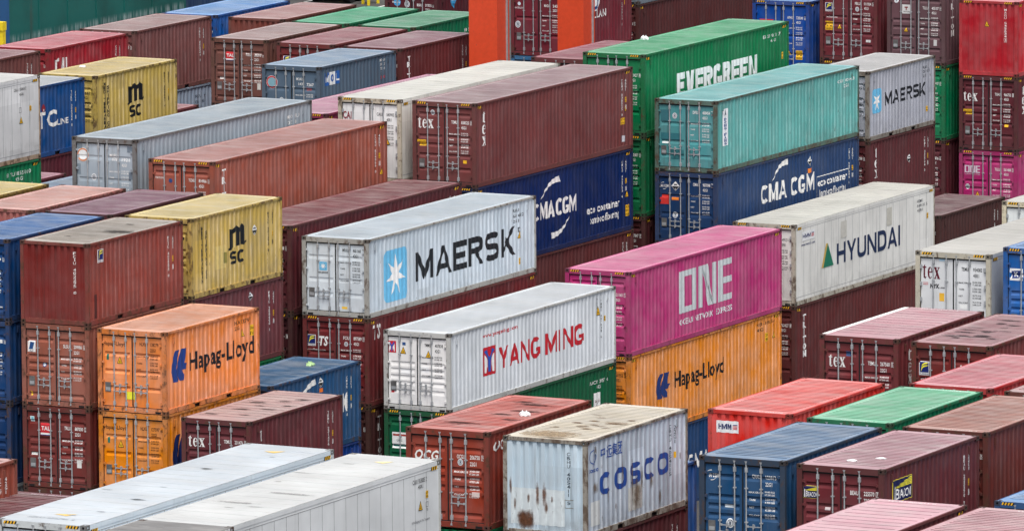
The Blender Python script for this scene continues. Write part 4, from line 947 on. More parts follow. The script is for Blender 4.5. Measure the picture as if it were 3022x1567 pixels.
tex_word(Fd(c), -1.05,1.90,-.48,2.26, WHITE).done('logo'); yellow(Fd(c), -1.06,1.38,-.70,1.58,('CAUTION',"9'6 HIGH")).done('sticker'); tex_down(R(c), .7,2.5,1.4,.25,WHITE).done('logo'); Fd(c).rect(.66,.95,.82,1.05,YEL).done('sticker')
c = container('one59', 'magenta container with pale three-letter sign on its door, under the burgundy one', (168,46,104), (200,110,150), door=('TLLU','561488','3','45G1'), wear=.12, z=2.2)
one_word(Fd(c), (-1.0,2.02,-.36,2.30), (205,190,205)).done('logo'); Fd(c).text('OCEAN NETWORK EXPRESS',-1.0,1.95,-.36,1.985,(215,190,205),.02).done(); triangle(Fd(c), -.46,1.12,.20,.22).done('sticker'); seal(Fd(c), -.88,1.48,.09).done('sticker')
c = container('tllu', 'brown-grey container with white square sign on its left door, near the top right', (94,66,72), (120,90,95), door=('TLLU','403107','4','45G1'), wear=.3, z=2.2)
F = Fd(c); F.rect(-.60,1.95,-.26,2.30,(205,205,205)).rect(-.50,2.17,-.36,2.22,(150,50,50),2).rect(-.45,2.08,-.41,2.2,(150,50,50),2).text('TRITON',-.57,2.0,-.29,2.05,(60,60,60),.03,2).done('logo'); triangle(Fd(c), -.44,1.25,.20,.18).done('sticker'); R(c).stack('TRITON', .8,2.6,1.05,.28,(215,215,215),.085).done('logo'); Fd(c).rect(.72,.75,.86,.98,(190,190,190)).done('sticker'); seal(Fd(c),-.85,2.45,.09).done('sticker')
container('grn67', 'green container in the gap below the brown-grey one with the square sign', (0,116,72), (80,150,110), door=('EGHU','90017','9','45G1'), wear=.2, z=2.2)
container('tex68', 'dark maroon container at the foot of the gap, below the green one on the right', (94,42,54), (100,60,65), door=('TEMU','651836','6','45G1'), wear=.2, z=2.2)
c = container('fblu', 'maroon container with yellow-on-blue sign and yellow caution label, top right', (112,46,58), (130,80,85), door=('FBLU','011924','5','45G1'), wear=.3, z=2.25)
florens(Fd(c), (-1.0,1.90,-.70,2.24)).done('logo'); yellow(Fd(c), -1.0,1.18,-.68,1.52,('CAUTION',"9'6",'HIGH')).done('sticker'); triangle(Fd(c), -.40,1.24,.2,.2).done('sticker'); Fd(c).text('www.florens.com',-1.05,1.66,-.5,1.72,(220,215,215),.01).done(); seal(Fd(c), .35,2.03,.08).done('sticker'); Fd(c).rect(.72,.76,.92,.86,(205,205,205)).done('sticker')
container('fbl2', 'dark maroon container showing only striped header, under the one with the caution label', (90,40,50), (100,60,65), wear=.3)
c = container('aphu', 'royal blue container behind the right end of the mint-roofed green one', (24,72,158), (110,150,205), door=('APHU','728240','6','45G1'), wear=.2, z=2.25, gs='mag')
yellow(Fd(c), .62,.62,.90,.98,('CAUTION',"9'6",'HIGH')).done('sticker'); triangle(Fd(c), .3,.78,.26,.28).done('sticker'); F = Fd(c); F.poly([(-.95,2.15),(-.3,2.15),(-.5,2.02),(-.75,2.02)],(215,45,50)).done('logo')
container('m105', 'long dark maroon container across the top, behind the mint-roofed green one', (88,42,46), (100,60,60), door=('','1801','6','45G1'), wear=.25, z=2.1)
container('gry105', 'slate grey container on top of the long dark maroon one, cut by the top edge', (112,126,138), (140,150,160), wear=.4, haz=False, door=('','','',''))
# --- block behind, upper left
container('brn88', 'brown container cut off by the left edge, in front of the red one', (116,68,70), (170,130,134), wear=.3, code=('TCLU 430915 5','22G1','v'))
c = container('cal', 'red container with pink roof and white lettering, upper left', (158,40,54), (212,130,138), door=('CAIU','','0','22G1'), wear=.22, code=('CAIU 226425 0','22G1','v'), z=1.95)
F = R(c); F.rect(.57,1.62,.67,2.12,WHITE).poly([(.57,2.02),(.72,2.17),(.88,2.17),(.88,2.05),(.70,2.05)],WHITE).poly([(.92,1.62),(1.02,1.62),(1.22,2.15),(1.12,2.17)],WHITE).rect(1.12,1.62,1.22,2.15,WHITE).rect(1.36,1.62,1.46,2.15,WHITE).rect(1.0,1.78,1.2,1.86,WHITE).done('logo')
container('brn', 'weathered mauve-brown container with grimy roof behind the red one', (128,80,84), (176,148,146), door=('','44','3',''), wear=.55, code=('TRLU 885344 3','22G1','v'))
c = container('gry91', 'pale blue-grey container partly seen under the weathered mauve-brown one', (134,150,170), (160,170,185), wear=.45)
R(c).text('RKU',4.75,2.1,5.2,2.22,(50,60,80)).text('06 161',4.75,1.88,5.5,2.0,(50,60,80)).text('2G1',4.75,1.66,5.15,1.78,(50,60,80)).done()
c = container('blu93', 'bright blue container with sky-blue roof near the top edge', (30,88,168), (128,172,226), door=('','','4',''), wear=.25)
R(c).stack('中远', .75,1.8,.9,.3,WHITE,.01).done()
container('brn94', 'brick-brown ribbed container end-on beside the sky-blue roof', (126,70,66), (190,148,146), 'wall', .3)
c = container('tcl', 'navy container with white lettering and pale roof, behind the white one at left edge', (22,72,134), (190,196,200), wear=.25, code=('TCLU 305586 8','22G1','v'))
R(c).text('T', 2.72,1.06,3.28,1.62,WHITE,.05).text('C', 3.38,1.06,4.08,1.62,WHITE,.06).text('LINE', 4.12,1.06,4.89,1.26,WHITE,.045).done('logo'); F = R(c); F.poly([(2.97,1.76),(3.13,1.60),(3.3,1.76),(3.13,1.93)],(150,40,60)).text('3',3.11,1.66,3.16,1.74,WHITE,.02,2).done('placard')
container('m84', 'dark maroon container under the navy one with white lettering, left side', (98,42,58), (120,60,70), wear=.2)
c = container('msc2', 'farther of two yellow containers with black logo, a white scrap on its roof', (184,158,78), (220,198,136), door=('','6661','4','22G1'), ink_col=BLACK, wear=.7, code=('MSCU 566661 4','22G1','v'))
msc(c, (2.36,1.27,3.61,2.05), (2.52,.80,3.43,1.24)); R(c).stack('MEDITERRANEAN', .70,2.29,.45,.14,BLACK,.06).stack('SHIPPING CO', .945,2.15,.55,.12,BLACK,.06).done()
c = container('tal', 'faded brown container with red and white sign on its door and dusty roof', (118,76,72), (182,158,156), door=('TCLU','282310','9','22G1'), wear=.55, z=2.0)
tal(Fd(c), (-.59,1.75,-.22,2.08)).done('logo'); Fd(c).rect(-.88,1.02,-.70,1.10,(215,212,208)).done('sticker'); Fd(c).rect(.75,.68,.90,.92,(200,198,192)).done('sticker')
container('grn1', 'mint-roofed green container near the top, left of its twin', (0,120,78), (92,182,140), wear=.35, door=('EISU','','',''))
c = container('grn2', 'duller green-roofed container next to the first orange crane leg', (0,110,72), (108,172,138), wear=.45, door=('EISU','','',''))
R(c).text('EI SU 39', 4.3,2.0,5.5,2.12,WHITE).text('22', 5.2,1.82,5.5,1.94,WHITE).done()
c = container('flor98', 'maroon container with rosy roof and small blue sign, behind the slate blue one', (124,50,56), (172,118,124), door=('FCIU','','',''), wear=.3)
florens(Fd(c), (-.96,1.72,-.66,2.08)).done('logo')
c = container('tri99', 'wine container with vertical white serif letters, beside the first orange crane leg', (104,46,52), (164,128,136), door=('','','8',''), wear=.25, code=('TCKU 326580 8','22G1','v'))
R(c).stack('TRITON', .735, 2.24, .95, .27, (228,228,228), .085).done('logo')
c = container('mol', 'slate blue container with blue and white lettered sign and steel-blue roof', (76,96,116), (150,174,198), door=('','7267','',''), wear=.2, z=1.92, gs='cm')
mol(R(c), (.43,1.84,1.65,2.32)).done('logo'); Fd(c).text('MOAU',.21,2.06,.47,2.16,WHITE).text('143',.30,1.88,.47,1.98,WHITE).text('22G1',.63,1.70,.84,1.80,(220,70,60)).done(); badge(Fd(c), -.82,1.95,.24,(205,40,50),(120,165,180)).done('logo'); seal(Fd(c), -.42,1.30,.09).done('sticker')
R(c).text('MO AU',4.80,2.30,5.27,2.40,WHITE).text('14 3',4.82,2.14,5.2,2.24,WHITE).text('72 6',4.82,1.98,5.2,2.08,WHITE).text('7',4.88,1.82,4.95,1.92,WHITE).text('22 G1',4.82,1.66,5.25,1.76,(215,60,70)).done()
container('pink92', 'small patch of rosy roof behind the farther yellow container', (150,80,88), (184,134,140), wear=.2)
container('roof87', 'mauve-roofed low container behind the green and white pair at left', (120,52,70), (182,128,142), wear=.25)
c = container('reef85', 'white refrigerated container with rusty rim at the left edge, yellow triangle on its side', (204,204,204), (228,228,224), reefer=True, wear=.7, frame=(176,150,124))
R(c).text('CRLU 150454 2',10.42,2.48,11.24,2.58,(70,70,74)).text('45R1',10.78,2.30,11.08,2.40,(70,70,74)).done(); triangle(R(c), 10.87,1.34,.26,.25).done('sticker'); R(c).frame(10.75,1.72,10.9,1.9,.012,(80,80,84)).done('marking'); yellow(R(c),11.45,1.72,11.58,1.9,('2,9',"9'6")).done('sticker')
c = container('grn86', 'green container directly under the white rusty-rimmed one at the left edge', (0,120,74), (70,150,110), wear=.2)
R(c).text('EI TU 18 55 16 0',9.9,2.47,11.52,2.60,WHITE).text('45 G1',10.5,2.28,11.05,2.40,WHITE).frame(11.55,1.95,11.68,2.12,.012,WHITE).done()
c = container('magu', 'burgundy container between the two orange crane legs, white lettering on its side', (122,44,60), (150,80,90), door=('MAGU','2453','',"22G1"), wear=.3, gs='mag', z=2.04)
F = R(c); F.text('MAGELLAN',1.4,1.32,3.75,1.62,WHITE,.02); F.ring(2.75,2.0,.42,(225,228,232)).ring(2.75,2.0,.36,(40,70,130),2,.24).done('logo'); F = Fd(c); F.text('MAGELLAN',-1.08,1.88,-.66,1.95,(225,215,218),.02).ring(-.86,2.08,.07,(205,220,230)).done('logo'); R(c).stack('MAGU 245366 5',5.25,2.3,.75,.085,WHITE).done(); seal(Fd(c), -.92,1.25,.12).done('sticker'); R(c).rect(5.42,1.6,5.52,1.85,YEL).done('sticker')
container('blu103', 'bright blue container just showing under the burgundy one between the crane legs', (36,108,160), (90,150,190), wear=.3, door=('','','',''))
c = container('bsiu', 'dark maroon container with round sky-blue stickers at the top edge', (88,34,46), (120,70,80), door=('BSIU','317876','0','22G1'), wear=.2, z=2.08, gs='hap')
Fd(c).ring(-.66,2.16,.16,(60,160,220)).text('Blue Sky',-.88,2.13,-.52,2.2,WHITE,.02,2).done('logo'); seal(Fd(c), -.02-.18,2.1,.12).done('sticker'); F = R(c); F.ring(1.5,2.2,.26,(60,160,220)).poly([(1.35,2.05),(1.65,2.05),(1.55,1.82)],(60,160,220)).text('ue Sky',1.32,2.16,1.7,2.26,WHITE,.02,2).done('logo')
# --- right-hand block
c = container('cosco', 'rust-streaked pale blue-grey container end-on with blue lettering and spotted cream roof', (168,180,194), (222,212,192), 'wall', .85, front=(176,194,206), frame=(150,145,135))
BL = (32,72,150)
F = R(c)
for ch, a, b, wn in (('C',.86,1.50,.4),('O',1.72,2.42,.4),('S',2.62,3.24,.7),('C',3.45,4.08,.4),('O',4.26,4.95,.3)): block(F,ch,a,1.04,b,1.62,BL,.25,wn)
F.done()
R(c).text('中远集团', .91,2.0,2.17,2.32,BL,.02).done(); F = R(c); F.ring(.46,2.12,.19,BL,1,.165,1.0); F.poly([(.46,1.86),(.56,1.9),(.48,2.32)],BL).text('cosco',.2,1.72,.74,1.84,BL,.05).done('logo')
Ew(c).stack('CBHU 405411 5', .68, 2.27, .88, .075, (50,62,76)).frame(.55,.80,.82,1.02,.012,(120,105,80)).done()
for u, v, a, b in ((-.66,.42,.17,.36),(-.45,.42,.17,.36),(-.23,1.08,.05,.34),(-.03,1.10,.07,.36),(-.49,1.0,.04,.16),(.20,1.0,.035,.14),(.02,.75,.05,.2),(-1.0,1.3,.05,.3),(-.9,.8,.04,.2)): Ew(c).soft(u,v,a,b,(150,90,52),'rust_patch')
for u, v, a, b in ((2.2,1.5,.06,.5),(2.75,1.2,.09,.8),(3.0,.75,.3,.55),(3.35,1.1,.06,.5),(1.3,1.0,.05,.3),(4.4,.5,.12,.25),(.55,1.3,.2,.2),(3.9,1.0,.1,.25)): R(c).soft(u,v,a,b,(150,126,104),'rust_patch')
Ew(c).rect(-1.0,.30,.55,1.25,(200,210,214),1,.5).done('paint_patch'); Ew(c).soft(-.6,.42,.30,.30,(140,84,50),'rust_patch')
R(c).rect(.32,.30,.86,.94,(196,200,200),1,.4).rect(2.54,.36,3.38,.98,(188,188,184),1,.7).done('paint_patch')
R(c).stack('CBHU 4054115',5.05,2.3,.92,.085,(60,66,74)).stack('22G1',5.34,2.25,1.75,.085,(60,66,74)).done(); R(c).rect(5.28,1.38,5.38,1.54,YEL).done('sticker')
for u, v, a in ((.45,2.4,.16),(.2,2.55,.12),(.6,3.0,.30),(-.1,3.1,.16),(.0,2.2,.2),(.3,1.9,.16),(-.4,2.7,.14),(-.2,3.7,.14),(.7,2.2,.12),(-.5,4.1,.12),(-.6,1.8,.12),(.75,3.6,.12)): Tp(c).soft(u,v,a*1.5,a*.85,(150,124,96))
Tp(c).soft(-.2,.7,1.0,.8,(190,164,128)); Tp(c).soft(.25,.2,.5,.16,(140,118,92))
container('c8', 'dark maroon container beneath the rust-streaked blue-lettered one', (92,44,52), (110,60,60), wear=.3, code=('TCKU 380551 3','22G1','v'))
c = container('ocg', 'brick red container with slanted white letters on its doors and bag on sooty roof', (140,54,44), (208,116,106), door=('OCGU','206750','9','22G1'), wear=.45, z=1.90, front=(154,62,48))
Fd(c).text('OCG',-.98,1.76,-.27,2.0,WHITE,.05,1,.25).done('logo'); R(c).text('OCG',.35,2.04,1.4,2.30,WHITE,.05,1,.25).done('logo'); seal(Fd(c), .36,1.75,.08).done('sticker'); Fd(c).rect(.69,.86,.92,.98,(215,190,185)).done('sticker')
for u, v, a in ((.2,4.7,.45),(-.3,5.0,.3),(.5,3.6,.4),(.1,2.9,.3),(-.2,1.2,.45),(.7,2.2,.3)): Tp(c).soft(u,v,a*1.5,a*.6,(98,56,52))
c = container('cmau1', 'blue container with grey-blue roof and white writing, right front', (30,72,114), (118,144,174), door=('CMAU','123813','2','22G1'), wear=.55, z=2.13, frame=(38,60,84))
cma(Fd(c), (-1.07,2.04,-.69,2.14)).done('logo'); Fd(c).rect(-.52,1.28,-.27,1.36,(205,215,222)).done('sticker'); seal(Fd(c), -.36,.88,.11).done('sticker')
c = container('beau', 'maroon container with navy-yellow sign on door and side, two scraps on its roof', (98,44,52), (192,150,158), door=('BEAU','225570','7','22G1'), wear=.4, z=1.94, code=('BEAU 225570 7','22G1','v'), front=(112,46,56))
beacon(Fd(c), (-1.06,1.72,-.63,2.04)).done('logo'); beacon(R(c), (.63,1.62,1.81,2.22)).done('logo'); Fd(c).rect(-.45,1.44,-.30,1.52,(190,175,178)).done('sticker'); seal(Fd(c), -.38,1.10,.08).done('sticker')
c = container('hmm', 'vivid red ribbed container end-on with white sign, right of the long orange one', (214,54,48), (242,124,118), 'wall', .12)
hmm(Ew(c), (-.97,1.98,-.32,2.30)).done('logo'); Ew(c).stack('HMMU 200', .75,2.1,.9,.08,WHITE).done()
Tp(c).text('HMMU 200228',-.2,.14,.9,.24,WHITE).done()
c = container('grn', 'low bright green container with mint roof between the vivid red one and the brown one', (0,116,76), (126,202,162), wear=.5, door=('','','',''))
Tp(c).text('HMCU 304470 5',-.3,.10,.75,.20,WHITE).text('HMCU 304470',-.3,5.82,.85,5.92,WHITE).done()
c = container('brn13', 'brown container with sagging salmon-brown roof cut by the right edge', (104,46,44), (186,136,124), wear=.5, door=('','','5',''))
Tp(c).text('TCLU 236246 5',-.15,.10,.85,.20,WHITE).done()
c = container('cai14', 'cherry red container with pink roof at the right edge', (192,42,46), (218,138,146), wear=.2, door=('','','',''))
Tp(c).text('CAIU 226425 0',-.1,.10,.85,.20,WHITE).done()
container('brn15', 'rust-brown container at the right edge behind the salmon-brown roof', (118,56,52), (186,146,146), wear=.4, door=('','','',''))
c = container('tex54', 'maroon container with widely ridged pink roof and white door word, behind the vivid red one', (120,50,58), (196,146,154), door=('TEMU','267560','5','22G1'), wear=.6, z=1.86)
tex_word(Fd(c), -.95,1.70,-.45,2.04, WHITE).done('logo'); tex_down(R(c), .9,2.2,1.2,.26,(215,215,215)).done('logo'); Fd(c).rect(-.42,2.02,-.26,2.16,(50,80,130)).done('sticker'); m = MB(); m.box(-1.216, -1.06, .2, 5.86, 2.588, 2.596); m.box(-1.2155, -1.20, .2, 5.86, 2.50, 2.588); link('white_rail', m.mesh('white_rail', [ink((228,228,224), .3)]), c.root); Tp(c).text('TEMU 267560 5',-.7,5.80,.5,5.90,WHITE).done()
c = container('flor55', 'maroon container with sooty pink roof and yellow-on-blue sign, at the right', (120,46,48), (182,138,142), door=('FCIU','','',''), wear=.85, spec=False)
florens(Fd(c), (-1.0,1.66,-.69,2.05)).done('logo'); Fd(c).text('www.florens.com',-1.03,1.52,-.45,1.59,(220,215,215),.01).done()
rs = random.Random(9)
for k in range(18): Tp(c).soft(rs.uniform(-.7,.8), rs.uniform(1.2,4.9), rs.uniform(.15,.5), rs.uniform(.08,.2), (78,60,64))
c = container('temu9', 'light grey refrigerated container with dark red word on its doors, right side', (160,166,172), (208,206,198), reefer=True, door=('TEMU','954082','8','45R1'), ink_col=(48,50,54), wear=.35, z=2.42, front=(212,215,218), frame=(196,190,172))
tex_word(Fd(c), -1.0,2.08,-.45,2.50, (110,28,52)).done('logo'); F = Fd(c); F.text('NYK',-.76,1.80,-.46,1.92,(30,30,36),.07,1,.1).text('LINE',-.45,1.80,-.28,1.84,(30,30,36),.05,1,.1).rect(-.98,1.87,-.82,1.97,(225,228,230)).rect(-.98,1.94,-.82,1.96,(190,50,60),2).rect(-.98,1.89,-.82,1.91,(190,50,60),2).done('logo'); Fd(c).rect(-.46,1.42,-.30,1.66,(240,180,45)).done('sticker'); Fd(c).rect(-.46,2.62,-.28,2.76,(170,205,228)).done('sticker'); Fd(c).rect(.2,1.22,.44,1.36,(228,230,232)).done('sticker')
c = container('kline', 'blue container with white flag sign on its door at the right edge', (34,92,166), (116,156,208), door=('KKTU','','',''), wear=.4, gs='20', spec=False)
F = Fd(c); F.rect(-1.02,1.92,-.60,2.28,(230,232,235)).poly([(-.97,2.2),(-.66,2.23),(-.72,2.0),(-.94,1.98)],(30,50,120),2).text('K',-.88,2.04,-.74,2.17,WHITE,.05,3).done('logo')
c = container('whi58', 'white refrigerated container peeking at the right edge under the magenta one', (218,226,230), (220,218,208), reefer=True, door=('','','',''), ink_col=(60,60,70), wear=.25, spec=False, frame=(216,206,176))
Fd(c).text('TRI',-.95,1.70,-.70,1.78,(60,60,70)).done()
c = container('blu49', 'blue container seen through the gap right of the rust-streaked one, below the red one', (30,76,146), (90,130,180), wear=.3, code=('CMAU 155206 1','22G1','v'))
container('blu16', 'blue container with striped header at the lower right edge', (36,82,136), (118,166,220), wear=.3, door=('','','',''))
# --- nearest rows
c = container('mau17', 'nearest maroon container with widely ridged pale pink roof, bottom right', (116,54,64), (220,170,180), wear=.3, door=('','','',''))
Tp(c).text('TEMU 800811 0',-.75,11.92,.5,12.02,WHITE).done()
c = container('mau18', 'container with finely ribbed dusty rose roof in the bottom right corner', (116,54,64), (206,160,166), wear=.4, door=('','','',''))
Tp(c).text('TGHU 608850',-.2,11.92,1.0,12.02,WHITE).done()
c = container('ree3', 'white refrigerated container with bluish white roof, bottom left, left of the pair', (200,212,220), (222,232,240), reefer=True, wear=.2, door=('SZLU','','',''), ink_col=(60,62,66), frame=(200,206,208))
F = Tp(c); F.poly([(-.3,1.15),(.22,1.32),(.1,1.02)],(222,184,90)).text('SZLU 928746 4',-.7,.55,.55,.68,(150,158,164)).poly([(-.2,11.2),(.3,11.4),(.15,11.05)],(222,184,90)).done('marking')
Tp(c).soft(.5,3.7,.28,.14,(62,66,70)); Tp(c).soft(-.2,8.3,.2,.13,(48,46,42))
for k in range(5): Tp(c).soft(rs.uniform(-1,1), rs.uniform(1,11), rs.uniform(.1,.3), rs.uniform(.04,.07), (176,184,190))
c = container('ree4', 'white refrigerated container with seamed side and yellow triangle, bottom centre, right of the pair', (206,210,212), (230,233,232), reefer=True, wear=.18, door=('CAIU','','',''), ink_col=(60,62,66), frame=(205,205,200))
R(c).text('CAIU 553005 2',10.72,2.48,11.46,2.59,(70,72,76)).text('45R1',11.0,2.34,11.26,2.43,(70,72,76)).done(); triangle(R(c), 11.12,1.80,.22,.24).done('sticker'); yellow(R(c),11.40,2.06,11.53,2.24,('2,9',"9'6")).done('sticker'); R(c).frame(11.40,1.84,11.53,1.97,.012,(90,92,96)).text('70',11.42,1.74,11.51,1.81,(90,92,96)).done('marking'); R(c).text('NON Shipping for Vac. Transport',10.66,1.52,11.6,1.58,(110,112,118)).done()
for k in range(5): Tp(c).soft(rs.uniform(-1,1), rs.uniform(2,11), rs.uniform(.1,.4), rs.uniform(.04,.08), (186,186,184))
Tp(c).soft(.3,6.2,.9,.12,(176,176,174)); Tp(c).soft(-.3,4.6,.8,.14,(186,186,184))
F = Tp(c); F.poly([(-.1,11.2),(.35,11.4),(.22,11.05)],(230,212,150)).done('marking')
c = container('tclu', 'brick brown container at the bottom left edge with vertical white numbers', (150,74,62), (196,156,150), wear=.25, code=('TCLU 454280 1','42G1','v'))
c = container('c2', 'dull mauve roofed container between the brick brown one and the bluish white one', (126,78,88), (138,88,98), wear=.4, code=None)
Tp(c).text('TEMU 882077 0',-.5,11.9,.7,12.0,(205,190,195)).done()
container('ree5', 'dirty grey container corner poking in at the bottom edge', (196,198,200), (150,148,146), wear=.75, reefer=True)

# ------------------------------------------------------------ boxes lower in the stacks, down to the ground
SHELL = {}
def shell_mesh(typ):
    if typ not in SHELL:
        m = MB(); L, h = LEN[typ], HGT[typ]
        for s in (1, -1): m.grid(lambda u, v: (s*(HW-SIDE_O-side_prof(typ, u)), u, v), side_us(typ), [.05, h-.05])
        for a in (0, 1): m.grid(lambda u, v: (u, (.022+end_prof(u)) if a == 0 else L-.022-end_prof(u), v), end_us(), [.05, h-.05])
        m.quad((-HW+.02, .02, h-.01), (HW-.02, .02, h-.01), (HW-.02, L-.02, h-.01), (-HW+.02, L-.02, h-.01)); m.quad((-HW+.02, .02, .1), (HW-.02, .02, .1), (HW-.02, L-.02, .1), (-HW+.02, L-.02, .1))
        for sx in (-1, 1):
            for z0 in (0, h-.1): m.box(min(sx*1.15, sx*HW), max(sx*1.15, sx*HW), .0, L, z0, z0+.1)
            for y0 in (0, L-.12): m.box(min(sx*1.1, sx*HW), max(sx*1.1, sx*HW), y0, y0+.12, .1, h-.1)
        SHELL[typ] = m.mesh('shipping_container', [P_WALL])
    return SHELL[typ]
rs = random.Random(3)
CN = (('maroon', (104,46,52)), ('navy', (24,52,98)), ('green', (8,98,60)), ('brown', (120,66,58)), ('grey', (140,148,154)), ('blue', (34,84,140)), ('rust-red', (138,58,46)))
stacks = {}
for i in ALLC:
    typ, x, y, z = POS[i]
    k = (round(x*2), round(y*2)); 
    if k not in stacks or z < stacks[k][3]: stacks[k] = (i, x, y, z, typ)
for i, x, y, z, typ in stacks.values():
    n = 0; cand = ['45', '40'] if typ != '20' else ['20']
    while z > .15:
        t = '20' if typ == '20' else rs.choice(cand); z -= HGT[t]; n += 1
        nm, cc = rs.choice(CN); o = link('shipping_container', shell_mesh(t), None, (x+rs.uniform(-.02, .02), y+rs.uniform(-.03, .03), z), lin(cc, K_SIDE), .5)
        o['label'] = f"{nm} container {n} tier{'s' if n > 1 else ''} below the {' '.join(ALLC[i].root['label'].split()[:9]).rstrip(',')}"; o['category'] = 'container'; o['group'] = GROUP

# ------------------------------------------------------------ litter on the roofs
WBAG = simple('white_plastic_film', (.78, .79, .80), .35, 0, 0, .06); GBAG = simple('pale_green_plastic_film', (.42, .62, .30), .4, 0, .3, .2)
def bag(id, u, v, sx, sy, sz, label, mat, seed, flat=False):
    typ, x, y, z = POS[id]; r = random.Random(seed); bm = bmesh.new(); bmesh.ops.create_icosphere(bm, subdivisions=3, radius=1)
    ph = [r.uniform(0, 6.28) for _ in range(9)]
    for q in bm.verts:
        a = q.co.copy(); k = 1+.16*math.sin(4*a.x+ph[0])*math.sin(3*a.y+ph[1])+.12*math.sin(7*a.y+ph[2]+3*a.z)+.08*math.sin(11*a.x+ph[3])+r.uniform(-.04, .04)
        q.co = Vector((a.x*sx*k, a.y*sy*k, max(-.25, a.z)*sz*k+sz*.25))
    if not flat:   # knotted handles
        for s in (-1, 1):
            g = bmesh.ops.create_cone(bm, segments=8, radius1=sx*.22, radius2=sx*.06, depth=sz*.9, cap_ends=True)
            for q in g['verts']: q.co = Vector((q.co.x+s*sx*.35, q.co.y, q.co.z+sz*1.2))
    me = bpy.data.meshes.new('plastic_bag'); bm.to_mesh(me); bm.free(); me.materials.append(mat)
    o = link('plastic_bag' if not flat else 'cloth_scrap', me, None, (x+u, y+v, z+HGT[typ]-.004)); o['label'] = label; o['category'] = 'bag' if not flat else 'scrap'
bag('ever', -.95, 4.5, .15, .13, .10, 'white plastic bag lying on the mint green roof', WBAG, 1)
bag('msc2', -.72, 2.4, .13, .11, .05, 'white scrap lying on the farther yellow roof', WBAG, 2, True)
bag('ocg', .78, 2.95, .16, .11, .09, 'white plastic bag with handles on the sooty red roof', WBAG, 3)
bag('beau', -.12, 1.02, .15, .08, .03, 'nearer white scrap on the pink roof of the navy-signed maroon container', WBAG, 4, True)
bag('beau', .42, 1.62, .15, .08, .03, 'farther white scrap on the pink roof of the navy-signed maroon container', WBAG, 5, True)
bag('blu30', .22, 4.45, .14, .14, .09, 'pale green plastic bag on the mid blue roof', GBAG, 6)

# ------------------------------------------------------------ gantry crane standing in the lane
ORANGE = simple('orange_crane_paint', lin((214, 66, 32), .86), .42, 0, .12, .07)
crane = bpy.data.objects.new('gantry_crane', None); COL.objects.link(crane); crane.location = (-18.48, 41.0, 0)
crane['label'] = 'orange gantry crane with two square legs standing in the lane'; crane['category'] = 'crane'
def leg_mesh(w_, d_):
    m = MB(); m.box(-w_/2, w_/2, 0, d_, 1.6, 26); m.box(-w_/2-.06, w_/2+.06, -.05, d_+.05, 1.5, 1.9)
    for z in (8.5, 14.6, 20.5): m.box(-w_/2-.012, w_/2+.012, -.012, d_+.012, z, z+.08)
    m.box(w_/2, w_/2+.05, d_*.72, d_*.80, 2, 26, 1); return m.mesh('leg', [ORANGE, GALV])
link('leg', leg_mesh(1.2, 1.02), crane, (-.02, .56, 0)); link('leg', leg_mesh(1.12, 1.0), crane, (-.02, 8.0, 0))
m = MB(); m.box(-.5, .5, -2.5, 12, .95, 1.5); link('sill_beam', m.mesh('sill_beam', [ORANGE]), crane)
for yy in (-2.0, -.6, 10.0, 11.4):
    m = MB(); m.cyl((-.25, 0, 0), 'x', .6, .5, 20); link('wheel', m.mesh('wheel', [RUBBER]), crane, (0, yy, .6))

# ------------------------------------------------------------ ground, quay, water, ship
def asphalt():
    M = N('asphalt'); v = M.coords(); c = M.mix(M.ramp(M.noise(v, .25, 6), .35, .7), (.050, .050, .050), (.085, .083, .08)); c = M.mix(M.ramp(M.noise(v, 1.1, 6), .58, .7, 0, .6), c, (.03, .03, .03))
    M.l(c, M.bsdf.inputs['Base Color']); M.bsdf.inputs['Roughness'].default_value = .85; return M.m
m = MB(); m.quad((-93.5, -600, 0), (900, -600, 0), (900, 1500, 0), (-93.5, 1500, 0)); m.quad((-93.5, -600, -6), (-93.5, -600, 0), (-93.5, 1500, 0), (-93.5, 1500, -6))
o = link('ground', m.mesh('ground', [asphalt()])); o['kind'] = 'structure'
M = N('water'); v = M.coords(); M.bsdf.inputs['Base Color'].default_value = (.02, .05, .05, 1); M.bsdf.inputs['Roughness'].default_value = .12
b = M.n('ShaderNodeBump'); b.inputs['Strength'].default_value = .4; M.l(M.noise(v, .6, 4), b.inputs['Height']); M.l(b.outputs[0], M.bsdf.inputs['Normal'])
m = MB(); m.quad((-3000, -600, -3), (-93.5, -600, -3), (-93.5, 3000, -3), (-3000, 3000, -3)); o = link('water', m.mesh('water', [M.m])); o['kind'] = 'structure'
ROADP = simple('white_road_paint', (.6, .6, .58), .7, 0, .4)
m = MB(); m.quad((-89.2, 60, .004), (-89.0, 60, .004), (-89.0, 400, .004), (-89.2, 400, .004)); m.quad((-84.2, 60, .004), (-84.0, 60, .004), (-84.0, 400, .004), (-84.2, 400, .004))
o = link('road_marking', m.mesh('road_marking', [ROADP])); o['kind'] = 'structure'
def hull_mat(name, rgb, scum):
    M = N(name); v = M.coords(); big = M.noise(v, .35, 4)
    c = M.mix(M.ramp(big, .4, .62), tuple(lin(rgb, K_SIDE)), tuple(lin(tuple(q*.82 for q in rgb), K_SIDE)))
    st = M.noise(M.mapping(v, (.8, .8, .05)), 1.4, 6, .65); c = M.mix(M.ramp(st, .64, .76, 0, .5), c, (.075, .05, .035))
    sx = M.n('ShaderNodeSeparateXYZ'); M.l(M.obj, sx.inputs[0])
    w_ = M.noise(M.mapping(v, (3, 3, .22)), 1.6, 6, .6)
    c = M.mix(M.math('MULTIPLY', M.ramp(sx.outputs['Z'], .05, .32, 1, 0), M.ramp(w_, .44, .60, 0, scum)), c, (.34, .42, .42))
    M.l(c, M.bsdf.inputs['Base Color']); M.bsdf.inputs['Roughness'].default_value = .5; return M.m
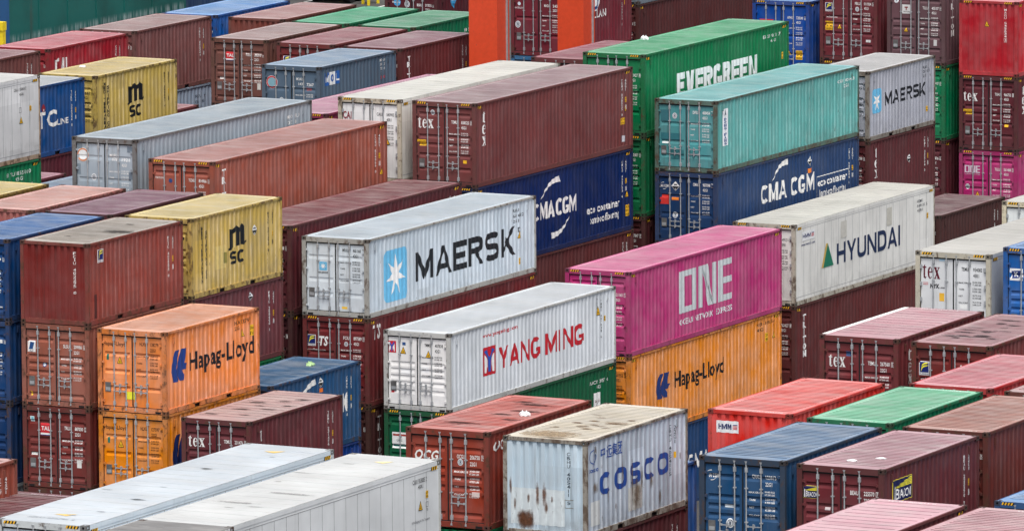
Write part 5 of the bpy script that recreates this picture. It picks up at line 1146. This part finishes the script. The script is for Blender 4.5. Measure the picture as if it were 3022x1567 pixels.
ship = bpy.data.objects.new('ship', None); COL.objects.link(ship); ship.location = (-94.2, 130, 0); ship['label'] = 'ship moored behind the yard, its hull painted blue and teal green'; ship['category'] = 'ship'
def plating(y0, y1, mat, name):
    m = MB(); m.box(-30, 0, y0, y1, -4, 24)
    k = y0+3.05
    while k < y1-1: m.box(0, .05, k, k+.12, -.5, 24); k += 3.05
    m.box(0, .04, y0, y1, 6.6, 6.72); return link(name, m.mesh(name, [mat]), ship)
plating(-110, 4.55, hull_mat('blue_hull_paint', (30, 84, 138), .1), 'hull'); o = plating(4.55, 23.6, hull_mat('teal_hull_paint', (12, 94, 88), .7), 'hull_plating'); o['label'] = 'teal green hull plating streaked with rust'
o = plating(23.6, 300, hull_mat('navy_hull_paint', (22, 56, 104), .1), 'hull_plating'); o['label'] = 'navy hull plating'
YP = simple('yellow_steel_paint', lin((238, 190, 20), .8), .45, 0, .15)
def bars(name, parts, loc, label, cat):
    r = bpy.data.objects.new(name, None); COL.objects.link(r); r.location = loc; r['label'] = label; r['category'] = cat
    for nm, bs, mat in parts:
        m = MB()
        for q in bs: m.box(*q)
        link(nm, m.mesh(nm, [mat]), r)
bars('portal_gantry', [('upright', [(-.12, .12, -.12, .12, 0, 10.35)], YP), ('upright', [(-3.12, -2.88, -.12, .12, 0, 10.35)], YP), ('crossbeam', [(-3.2, .14, -.16, .16, 10.05, 10.4)], YP), ('upright', [(-1.5, -1.3, -.1, .1, 0, 9.4)], YP)], (-50.1, 59.2, 0), 'yellow steel portal frame at the left edge before the blue hull', 'frame')
bars('trestle', [('leg', [(-.06, .06, -.6, -.48, 0, 1.6)], YP), ('leg', [(-.06, .06, .5, .62, 0, 1.6)], YP), ('leg', [(-.7, -.58, -.05, .07, 0, 1.6)], YP), ('crossbeam', [(-.75, .1, -.65, .65, 1.6, 1.72)], YP)], (-85.0, 158.2, 0), 'yellow trestle standing on the roadway at the top', 'trestle')
wh = MB(); wh.cyl((-.2, 0, 0), 'x', .42, .4, 14); whm = wh.mesh('wheel', [RUBBER])
r = bpy.data.objects.new('yard_trailer', None); COL.objects.link(r); r.location = (-87.6, 160.6, 0); r['label'] = 'yellow low trailer with black wheels on the roadway at the top'; r['category'] = 'trailer'
m = MB(); m.box(-1.2, 1.2, -3.2, 3.2, .75, 1.05); m.box(-1.2, 1.2, -3.2, -3.0, 1.05, 1.8); link('chassis', m.mesh('chassis', [YP]), r)
for sx in (-1, 1):
    for yy in (-2.2, -1.1, 2.0): link('wheel', whm, r, (sx*1.0, yy, .42))
